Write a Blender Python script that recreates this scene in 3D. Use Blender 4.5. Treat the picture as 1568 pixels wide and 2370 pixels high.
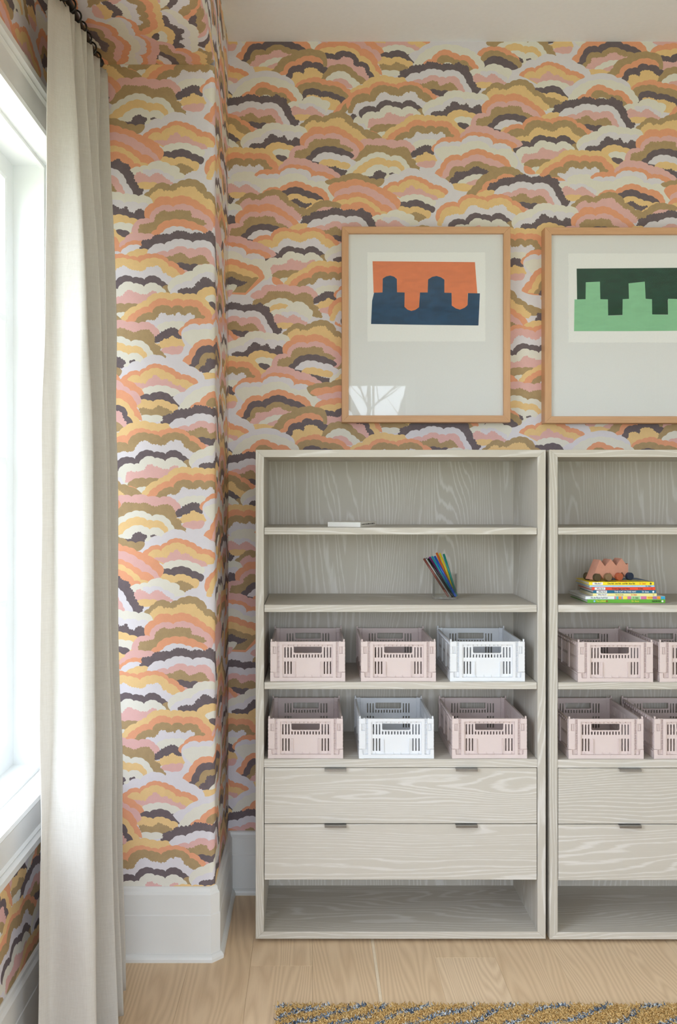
import bpy, bmesh, math, random
import numpy as np
from math import radians, sin, cos, pi
from mathutils import Vector, Matrix
from mathutils.bvhtree import BVHTree
from mathutils.geometry import delaunay_2d_cdt

SC = bpy.context.scene
COL = SC.collection
for _o in list(bpy.data.objects): bpy.data.objects.remove(_o)

# ---------------------------------------------------------------- camera, sky, light, exposure
cam_d = bpy.data.cameras.new('camera')
cam = bpy.data.objects.new('camera', cam_d); COL.objects.link(cam)
cam.location = (0, 0, 1.577); cam.rotation_euler = (radians(90), 0, 0)
cam_d.sensor_fit = 'VERTICAL'; cam_d.sensor_height = 36.0
cam_d.lens = 36.0*2096/2370
cam_d.shift_x = 64/2370; cam_d.shift_y = -33/2370
cam_d.clip_start = 0.05; cam_d.clip_end = 200
SC.camera = cam

SKY = 5.3
w = bpy.data.worlds.new('sky'); SC.world = w; w.use_nodes = True
nt = w.node_tree; nt.nodes.clear()
_out = nt.nodes.new('ShaderNodeOutputWorld'); _bg = nt.nodes.new('ShaderNodeBackground')
_tc = nt.nodes.new('ShaderNodeTexCoord'); _sep = nt.nodes.new('ShaderNodeSeparateXYZ')
_rmp = nt.nodes.new('ShaderNodeValToRGB')
_rmp.color_ramp.elements[0].position = 0.42; _rmp.color_ramp.elements[0].color = (.42, .42, .36, 1)
_rmp.color_ramp.elements[1].position = 0.58; _rmp.color_ramp.elements[1].color = (.84, .945, 1.08, 1)
_mr = nt.nodes.new('ShaderNodeMapRange'); _mr.inputs[1].default_value = -1; _mr.inputs[2].default_value = 1
nt.links.new(_tc.outputs['Generated'], _sep.inputs[0]); nt.links.new(_sep.outputs['Z'], _mr.inputs[0])
nt.links.new(_mr.outputs[0], _rmp.inputs[0]); nt.links.new(_rmp.outputs[0], _bg.inputs[0])
_bg.inputs[1].default_value = SKY
nt.links.new(_bg.outputs[0], _out.inputs[0])

def portal(name, loc, rot, sx, sy):
    l = bpy.data.lights.new(name, 'AREA'); l.shape = 'RECTANGLE'; l.size = sx; l.size_y = sy
    l.cycles.is_portal = True
    o = bpy.data.objects.new(name, l); COL.objects.link(o); o.location = loc; o.rotation_euler = rot
    return o

# room lamps: the window openings guide the skylight (portals)
portal('daylight_portal', (-1.06, 1.79, 1.69), (0, radians(-90), 0), 1.95, 2.36)
portal('daylight_portal', (0.12, -1.69, 1.445), (radians(90), 0, 0), 1.74, 2.57)
portal('daylight_portal', (2.475, -1.69, 1.16), (radians(90), 0, 0), 1.25, 2.2)  # at the added rear door

SC.view_settings.view_transform = 'Standard'
try: SC.view_settings.look = 'None'
except TypeError: pass
SC.view_settings.gamma = 1.0
SC.view_settings.use_curve_mapping = False
SC.view_settings.exposure = 0.82
SC.cycles.max_bounces = 10; SC.cycles.diffuse_bounces = 7; SC.cycles.glossy_bounces = 4
SC.cycles.transparent_max_bounces = 12; SC.cycles.caustics_reflective = False; SC.cycles.caustics_refractive = False
SC.cycles.sample_clamp_indirect = 8

# room measures (metres): camera looks along +Y, floor at z = 0
XL, XR, YB, YR, ZC = -0.815, 3.3, 3.62, -1.5, 3.40      # left wall, right wall, back wall, rear wall, ceiling
XP, YP, ZS = -0.330, 3.10, 3.06                         # pier corner, pier front, soffit underside
RP = 0.022                                              # rounded papered corner
W1 = dict(y0=.62, y1=2.98, z0=.70, z1=2.67)             # left window opening
W2 = dict(x0=-.75, x1=.99, z0=.16, z1=2.73)             # rear window opening (behind the camera)

D1 = dict(x0=1.85, x1=3.1, z0=.06, z1=2.26)            # added glazed opening in the rear wall, for front-right fill light

# ---------------------------------------------------------------- helpers
def srgb(r, g, b, a=1.0):
    f = lambda c: ((c/255)/12.92 if c/255 <= .04045 else ((c/255+.055)/1.055)**2.4)
    return (f(r), f(g), f(b), a)

def mesh_obj(name, verts, faces, mat=None, parent=None, smooth=False, mids=None):
    me = bpy.data.meshes.new(name); me.from_pydata([tuple(v) for v in verts], [], faces); me.update()
    mats = mat if isinstance(mat, (list, tuple)) else [mat]
    for m in mats:
        if m: me.materials.append(m)
    if mids is not None: me.polygons.foreach_set('material_index', np.array(mids, dtype=np.int32))
    if smooth: me.polygons.foreach_set('use_smooth', [True]*len(me.polygons))
    o = bpy.data.objects.new(name, me); COL.objects.link(o)
    if parent: o.parent = parent
    return o

def from_bm(name, bm, mat=None, parent=None, smooth=False, weld=False):
    if weld: bmesh.ops.remove_doubles(bm, verts=bm.verts, dist=1e-5)
    me = bpy.data.meshes.new(name); bm.to_mesh(me); bm.free()
    mats = mat if isinstance(mat, (list, tuple)) else [mat]
    for m in mats:
        if m: me.materials.append(m)
    if smooth: me.polygons.foreach_set('use_smooth', [True]*len(me.polygons))
    o = bpy.data.objects.new(name, me); COL.objects.link(o)
    if parent: o.parent = parent
    return o

def empty(name, loc=(0, 0, 0), rz=0):
    o = bpy.data.objects.new(name, None); COL.objects.link(o)
    o.empty_display_size = .05; o.location = loc; o.rotation_euler = (0, 0, rz)
    return o

def tag(o, label=None, cat=None, group=None, kind=None):
    if label: o['label'] = label
    if cat: o['category'] = cat
    if group: o['group'] = group
    if kind: o['kind'] = kind
    return o

def box(bm, a, b, mi=0):
    (x0, y0, z0), (x1, y1, z1) = a, b
    v = [bm.verts.new(p) for p in ((x0, y0, z0), (x1, y0, z0), (x1, y1, z0), (x0, y1, z0), (x0, y0, z1), (x1, y0, z1), (x1, y1, z1), (x0, y1, z1))]
    for f in ((0, 3, 2, 1), (4, 5, 6, 7), (0, 1, 5, 4), (1, 2, 6, 5), (2, 3, 7, 6), (3, 0, 4, 7)):
        bm.faces.new([v[i] for i in f]).material_index = mi
    return v

def bbox(bm, a, b, bev=.001, seg=1):
    """box with bevelled edges"""
    t = bmesh.new(); box(t, a, b)
    bmesh.ops.bevel(t, geom=t.edges[:], offset=bev, segments=seg, affect='EDGES', profile=.7)
    me = bpy.data.meshes.new('tmp'); t.to_mesh(me); t.free(); bm.from_mesh(me); bpy.data.meshes.remove(me)

def prism(bm, poly, y0, y1, axis='y', mi=0):
    """extrude an (a, b) outline between two depths; axis y: outline in x,z; axis x: outline in y,z; axis z: x,y"""
    def P(p, d):
        return {'y': (p[0], d, p[1]), 'x': (d, p[0], p[1]), 'z': (p[0], p[1], d)}[axis]
    A = [bm.verts.new(P(p, y0)) for p in poly]; B = [bm.verts.new(P(p, y1)) for p in poly]
    n = len(poly); fs = []
    fs.append(bm.faces.new(A)); fs.append(bm.faces.new(B[::-1]))
    for i in range(n):
        fs.append(bm.faces.new((A[i], B[i], B[(i+1) % n], A[(i+1) % n])))
    for f in fs: f.material_index = mi
    bmesh.ops.recalc_face_normals(bm, faces=fs)

def tube(bm, pts, r, seg=10, cap=True):
    pts = [Vector(p) for p in pts]; rings = []
    rs = r if isinstance(r, (list, tuple)) else [r]*len(pts)
    up = None
    for i, p in enumerate(pts):
        d = (pts[min(i+1, len(pts)-1)]-pts[max(i-1, 0)]).normalized()
        if up is None:
            up = d.cross(Vector((0, 0, 1)))
            if up.length < 1e-3: up = d.cross(Vector((1, 0, 0)))
        up = (up-d*up.dot(d)).normalized(); s = d.cross(up)
        rings.append([bm.verts.new(p+(up*cos(2*pi*k/seg)+s*sin(2*pi*k/seg))*rs[i]) for k in range(seg)])
    for a, b in zip(rings, rings[1:]):
        for k in range(seg): bm.faces.new((a[k], a[(k+1) % seg], b[(k+1) % seg], b[k])).smooth = True
    if cap: bm.faces.new(rings[0][::-1]); bm.faces.new(rings[-1])

def torus(bm, c, R, r, ax, n=20, m=8):
    """ring about the direction ax"""
    ax = Vector(ax).normalized(); u = ax.orthogonal().normalized(); v = ax.cross(u); rg = []
    for i in range(n):
        a = 2*pi*i/n; d = u*cos(a)+v*sin(a)
        rg.append([bm.verts.new(Vector(c)+d*(R+r*cos(2*pi*k/m))+ax*r*sin(2*pi*k/m)) for k in range(m)])
    for i in range(n):
        for k in range(m):
            bm.faces.new((rg[i][k], rg[(i+1) % n][k], rg[(i+1) % n][(k+1) % m], rg[i][(k+1) % m])).smooth = True

def lathe(bm, prof, c=(0, 0, 0), n=40):
    rg = [[bm.verts.new((c[0]+r*cos(2*pi*k/n), c[1]+r*sin(2*pi*k/n), c[2]+z)) for k in range(n)] if r > 1e-6 else [bm.verts.new((c[0], c[1], c[2]+z))] for r, z in prof]
    for a, b in zip(rg, rg[1:]):
        for k in range(n):
            q = [a[k % len(a)], a[(k+1) % len(a)], b[(k+1) % len(b)], b[k % len(b)]]
            q2 = []
            for t in q:
                if t not in q2: q2.append(t)
            if len(q2) > 2: bm.faces.new(q2)
    bmesh.ops.recalc_face_normals(bm, faces=bm.faces)

def sweep(bm, path, prof, closed=False):
    """mitred moulding: profile (out, z) swept along a plan path; 'out' is to the right of the travel direction"""
    n = len(path); rings = []
    for i in range(n):
        p = Vector(path[i])
        d1 = (p-Vector(path[i-1])).normalized() if i > 0 else None
        d2 = (Vector(path[(i+1) % n])-p).normalized() if i < n-1 else None
        if d1 is None: d1 = d2
        if d2 is None: d2 = d1
        n1 = Vector((d1.y, -d1.x)); n2 = Vector((d2.y, -d2.x)); m = (n1+n2).normalized(); k = 1/max(.2, m.dot(n1))
        rings.append([bm.verts.new((p.x+m.x*k*o, p.y+m.y*k*o, z)) for o, z in prof])
    fs = []
    for a, b in zip(rings, rings[1:]):
        for k in range(len(prof)): fs.append(bm.faces.new((a[k], b[k], b[(k+1) % len(prof)], a[(k+1) % len(prof)])))
    fs.append(bm.faces.new(rings[0])); fs.append(bm.faces.new(rings[-1][::-1]))
    bmesh.ops.recalc_face_normals(bm, faces=fs)

def copy_tree(o, parent=None):
    c = o.copy(); COL.objects.link(c)
    if parent: c.parent = parent
    for ch in [x for x in bpy.data.objects if x.parent == o]: copy_tree(ch, c)
    return c

def text_mesh(name, s, size, mat, parent, loc, rot=(radians(90), 0, 0), align='LEFT', off=0.0, xs=1.0, shear=0.0):
    cu = bpy.data.curves.new('tmp_text', 'FONT'); cu.body = s; cu.size = size; cu.align_x = align; cu.align_y = 'CENTER'
    cu.offset = off; cu.shear = shear; cu.extrude = .00006; cu.resolution_u = 3
    t = bpy.data.objects.new('tmp_text', cu); COL.objects.link(t)
    bpy.context.view_layer.update()
    me = bpy.data.meshes.new_from_object(t.evaluated_get(bpy.context.evaluated_depsgraph_get()))
    bpy.data.objects.remove(t); bpy.data.curves.remove(cu)
    me.name = name; me.materials.clear(); me.materials.append(mat)
    o = bpy.data.objects.new(name, me); COL.objects.link(o); o.parent = parent
    o.location = loc; o.rotation_euler = rot; o.scale = (xs, 1, 1)
    return o
# ---------------------------------------------------------------- materials (all node based)
class N:
    def __init__(s, name):
        s.m = bpy.data.materials.new(name); s.m.use_nodes = True; s.t = s.m.node_tree; s.t.nodes.clear()
        s.out = s.n('ShaderNodeOutputMaterial')
    def n(s, typ, **kw):
        x = s.t.nodes.new(typ)
        for k, v in kw.items():
            if k.startswith('i_'):
                x.inputs[k[2:].replace('_', ' ')].default_value = v
            else: setattr(x, k, v)
        return x
    def l(s, a, b): s.t.links.new(a, b)
    def setin(s, node, key, val):
        if hasattr(val, 'is_output'): s.l(val, node.inputs[key])
        else: node.inputs[key].default_value = val
    def bsdf(s, col, rough=.5, spec=.5, **kw):
        b = s.n('ShaderNodeBsdfPrincipled')
        s.setin(b, 'Base Color', col); s.setin(b, 'Roughness', rough); b.inputs['Specular IOR Level'].default_value = spec
        for k, v in kw.items(): s.setin(b, k.replace('_', ' '), v)
        s.l(b.outputs[0], s.out.inputs[0]); return b
    def coord(s, scale=(1, 1, 1), rnd=0.0, kind='Object', loc=(0, 0, 0)):
        tc = s.n('ShaderNodeTexCoord'); mp = s.n('ShaderNodeMapping'); mp.inputs['Scale'].default_value = scale
        mp.inputs['Location'].default_value = loc
        v = tc.outputs[kind]
        if rnd:
            oi = s.n('ShaderNodeObjectInfo'); cx = s.n('ShaderNodeCombineXYZ'); mu = s.n('ShaderNodeMath', operation='MULTIPLY')
            mu.inputs[1].default_value = rnd; s.l(oi.outputs['Random'], mu.inputs[0])
            for k in range(3): s.l(mu.outputs[0], cx.inputs[k])
            ad = s.n('ShaderNodeVectorMath', operation='ADD'); s.l(v, ad.inputs[0]); s.l(cx.outputs[0], ad.inputs[1]); v = ad.outputs[0]
        s.l(v, mp.inputs[0]); return mp.outputs[0]
    def noise(s, vec, scale=5, detail=2, rough=.5, dist=0):
        x = s.n('ShaderNodeTexNoise'); s.l(vec, x.inputs['Vector']); x.inputs['Scale'].default_value = scale
        x.inputs['Detail'].default_value = detail; x.inputs['Roughness'].default_value = rough; x.inputs['Distortion'].default_value = dist
        return x.outputs['Fac']
    def math(s, op, a, b=0.0, c=None, clamp=False):
        x = s.n('ShaderNodeMath', operation=op, use_clamp=clamp); s.setin(x, 0, a); s.setin(x, 1, b)
        if c is not None: s.setin(x, 2, c)
        return x.outputs[0]
    def ramp(s, fac, stops, interp='LINEAR'):
        r = s.n('ShaderNodeValToRGB'); e = r.color_ramp.elements; r.color_ramp.interpolation = interp
        e[0].position, e[0].color = stops[0]; e[1].position, e[1].color = stops[1]
        for p, c in stops[2:]:
            q = e.new(p); q.color = c
        s.l(fac, r.inputs[0]); return r.outputs[0]
    def mix(s, fac, a, b, blend='MIX'):
        x = s.n('ShaderNodeMix', data_type='RGBA', blend_type=blend); s.setin(x, 0, fac); s.setin(x, 6, a); s.setin(x, 7, b)
        return x.outputs[2]
    def bump(s, h, strength=.3, dist=.002):
        b = s.n('ShaderNodeBump'); b.inputs['Strength'].default_value = strength; b.inputs['Distance'].default_value = dist
        s.l(h, b.inputs['Height']); return b.outputs[0]

def plain(name, rgb, rough=.5, spec=.4, var=.04, nscale=30, bump=0.0, **kw):
    g = N(name); n = g.noise(g.coord(), nscale, 3)
    c = srgb(*rgb); lo = tuple(x*(1-var) for x in c[:3])+(1,); hi = tuple(min(1, x*(1+var)) for x in c[:3])+(1,)
    col = g.ramp(n, [(.3, lo), (.7, hi)])
    b = g.bsdf(col, rough, spec, **kw)
    if bump: g.l(g.bump(n, bump, .001), b.inputs['Normal'])
    return g.m

def paper_ink(name, rgb, mottle):
    g = N(name); co = g.coord()
    n1 = g.noise(co, 55, 4, .65); n2 = g.noise(co, 260, 2, .6); n3 = g.noise(co, 9, 2)
    c = srgb(*rgb)[:3]
    col = g.ramp(g.math('ADD', g.math('MULTIPLY', n1, .7), g.math('MULTIPLY', n2, .3)), [(.3, tuple(x*(1-mottle) for x in c)+(1,)), (.68, tuple(min(1, x*(1+mottle)) for x in c)+(1,))])
    b = g.bsdf(col, .62, .35)
    g.l(g.bump(n2, .12, .0006), b.inputs['Normal'])
    return g.m
M_PAPER = [paper_ink('paper_lavender', (219, 216, 225), .025), paper_ink('paper_cream', (224, 222, 214), .025),
           paper_ink('paper_orange', (227, 162, 128), .04), paper_ink('paper_yellow', (229, 196, 142), .04),
           paper_ink('paper_pink', (222, 178, 176), .035), paper_ink('paper_khaki', (172, 148, 111), .09),
           paper_ink('paper_plum', (108, 97, 103), .13)]
M_PLASTER = plain('wall_plaster', (228, 226, 221), .8, .2, .02)
M_CEIL = plain('ceiling_paint', (238, 243, 252), .85, .2, .012, 60, .05)
M_TRIM = plain('white_trim_paint', (222, 223, 223), .38, .45, .012, 12)
M_SASH = plain('window_white_paint', (236, 238, 238), .35, .45, .01, 12)
M_BLACK = plain('black_iron', (26, 24, 23), .42, .5, .1, 80)
M_GREYMETAL = plain('brushed_nickel', (150, 148, 146), .32, .5, .03, 90, Metallic=.9)

def m_glass(name, tint=(1, 1, 1, 1), refl=.5):
    g = N(name); tr = g.n('ShaderNodeBsdfTransparent'); tr.inputs[0].default_value = tint
    gl = g.n('ShaderNodeBsdfGlossy'); gl.inputs['Roughness'].default_value = .015
    lw = g.n('ShaderNodeLayerWeight'); lw.inputs['Blend'].default_value = .5
    fr = g.math('ADD', g.math('MULTIPLY', g.math('POWER', lw.outputs['Facing'], 5.0), .92), .042)
    no = g.noise(g.coord(), 1.2, 1)                     # very slight sheet waviness
    g.l(g.bump(no, .02, .01), gl.inputs['Normal'])
    mx = g.n('ShaderNodeMixShader'); g.l(g.math('MULTIPLY', fr, refl*2, clamp=True), mx.inputs[0])
    g.l(tr.outputs[0], mx.inputs[1]); g.l(gl.outputs[0], mx.inputs[2]); g.l(mx.outputs[0], g.out.inputs[0])
    return g.m
M_GLASS = m_glass('window_glass', refl=.5)
M_PICGLASS = m_glass('picture_glass', refl=.55)
M_ACRYLIC = m_glass('clear_acrylic', (.985, .99, .987, 1), refl=.75)

def cerused(name, axis):
    """grey-beige limed oak, figure running along 'axis' (object coordinates)"""
    g = N(name)
    st = {'z': (1, 1, .13), 'x': (.13, 1, 1), 'y': (1, .13, 1)}[axis]
    co = g.coord(st, 37.0)
    if axis == 'z': acr = lambda v: v['X']
    low = g.noise(co, 4.2, 2, .45, .35); mid = g.noise(co, 22, 2, .5)
    sp = g.n('ShaderNodeSeparateXYZ'); g.l(co, sp.inputs[0])
    if axis == 'z': lin = g.math('ADD', sp.outputs['X'], g.math('MULTIPLY', sp.outputs['Y'], .9))
    elif axis == 'x': lin = g.math('ADD', sp.outputs['Z'], sp.outputs['Y'])
    else: lin = g.math('ADD', sp.outputs['X'], sp.outputs['Z'])
    ph = g.math('ADD', g.math('MULTIPLY', lin, 58.0), g.math('ADD', g.math('MULTIPLY', low, 27.0), g.math('MULTIPLY', mid, 1.7)))
    tri = g.math('PINGPONG', ph, .5)                        # 0 .. .5 triangle: one growth ring per unit
    fs = {'z': (240, 240, 14), 'x': (14, 240, 240), 'y': (240, 14, 240)}[axis]
    fco = g.coord(fs, 3.0); fib = g.noise(fco, 1.0, 3, .6)
    fs2 = {'z': (900, 900, 9), 'x': (9, 900, 900), 'y': (900, 9, 900)}[axis]
    pore = g.noise(g.coord(fs2, 2.0), 1.0, 2, .5)
    wid = g.noise(co, 7.0, 1)
    ln = g.math('ADD', g.math('MULTIPLY', tri, 2.0), g.math('MULTIPLY', g.math('SUBTRACT', fib, .5), 1.0))
    ln = g.math('ADD', ln, g.math('MULTIPLY', g.math('SUBTRACT', wid, .5), .5))
    line = g.ramp(ln, [(.60, (0, 0, 0, 1)), (.90, (1, 1, 1, 1))])
    line = g.math('MULTIPLY', line, g.math('ADD', g.math('MULTIPLY', pore, 1.5), -.05), clamp=True)
    tone = g.noise(co, 2.0, 2)
    base = g.ramp(tone, [(.3, srgb(183, 177, 166)), (.7, srgb(197, 191, 181))])
    base = g.mix(g.math('MULTIPLY', g.math('SUBTRACT', fib, .35), .35, clamp=True), base, srgb(167, 160, 149))
    col = g.mix(g.math('MULTIPLY', line, .72), base, srgb(220, 217, 213))
    b = g.bsdf(col, .52, .35)
    g.l(g.bump(g.math('ADD', g.math('MULTIPLY', line, -.6), g.math('MULTIPLY', pore, .4)), .22, .0008), b.inputs['Normal'])
    return g.m
M_OAKV = cerused('limed_oak_upright', 'z'); M_OAKH = cerused('limed_oak_level', 'x'); M_OAKY = cerused('limed_oak_deep', 'y')

def m_plank():
    g = N('oak_floor_plank'); co = g.coord((1, .10, 1), 23.0)
    sp = g.n('ShaderNodeSeparateXYZ'); g.l(co, sp.inputs[0])
    low = g.noise(co, 5.0, 2, .5, .3)
    ph = g.math('ADD', g.math('MULTIPLY', sp.outputs['X'], 46.0), g.math('MULTIPLY', low, 22.0))
    tri = g.math('MULTIPLY', g.math('PINGPONG', ph, .5), 2.0)
    fib = g.noise(g.coord((420, 10, 1), 7.0), 1.0, 3, .6)
    k = g.math('ADD', g.math('MULTIPLY', tri, .5), g.math('MULTIPLY', fib, .5))
    oi = g.n('ShaderNodeObjectInfo')
    light = g.ramp(oi.outputs['Random'], [(0, srgb(227, 201, 168)), (.5, srgb(221, 194, 160)), (1, srgb(231, 207, 176))])
    dark = g.mix(.46, light, srgb(188, 157, 122))
    col = g.mix(g.ramp(k, [(.3, (0, 0, 0, 1)), (.75, (1, 1, 1, 1))]), light, dark)
    b = g.bsdf(col, .42, .4)
    g.l(g.bump(fib, .1, .0005), b.inputs['Normal'])
    return g.m
M_PLANK = m_plank()
M_SAP = plain('pale_sapwood', (233, 215, 188), .45, .4, .04, 40)

def m_linen():
    g = N('curtain_linen'); co = g.coord()
    wv = g.n('ShaderNodeTexWave', bands_direction='Z'); g.l(co, wv.inputs['Vector']); wv.inputs['Scale'].default_value = 260; wv.inputs['Distortion'].default_value = 2.5
    slub = g.noise(g.coord((30, 30, 420)), 1, 3, .6); slub2 = g.noise(g.coord((400, 400, 25)), 1, 2, .6)
    soft = g.noise(co, 9, 3)
    k = g.math('ADD', g.math('MULTIPLY', slub, .5), g.math('MULTIPLY', slub2, .5))
    col = g.ramp(k, [(.35, srgb(211, 207, 201)), (.65, srgb(220, 217, 212))])
    b = g.n('ShaderNodeBsdfPrincipled'); g.l(col, b.inputs['Base Color']); b.inputs['Roughness'].default_value = .9; b.inputs['Specular IOR Level'].default_value = .1
    g.l(g.bump(g.math('ADD', k, g.math('MULTIPLY', soft, .8)), 0.2, .0012), b.inputs['Normal'])
    t = g.n('ShaderNodeBsdfTranslucent'); g.l(col, t.inputs[0])
    mx = g.n('ShaderNodeMixShader'); mx.inputs[0].default_value = .3
    g.l(b.outputs[0], mx.inputs[1]); g.l(t.outputs[0], mx.inputs[2]); g.l(mx.outputs[0], g.out.inputs[0])
    return g.m
M_LINEN = m_linen()
M_PINK = plain('pale_pink_plastic', (212, 196, 193), .42, .45, .012, 20)
M_WHITEP = plain('white_plastic', (224, 226, 230), .4, .45, .01, 20)
# ---------------------------------------------------------------- wallpaper
# The printed paper is traced as flat colour shapes (one repeat = 778 x 827 units, 579 units = 1 m).
# Every cloud is a nest of bands; the clouds are laid over one another from the top of the
# repeat downwards, then cut into ONE flat mesh with a material per colour (no image).
PW, PH, SHEAR = 778.0, 827.0, 6.0
UPM = 579.0
CR = {  # tracing frames: name -> (scale, u offset, v offset) into the motif frame
    'W1': (1/3.92, 520, 90), 'W2': (1/3.92, 520+421, 300-75), 'W3': (1/3.92, 910, 90), 'W4': (1/3.92, 910, 300),
    'S1': (1/5.6, 520+226, 520-338), 'C4': (.13656, 815.5+42, 714.9-481), 'A1': (1/3.92, 520, 90),
}
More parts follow.
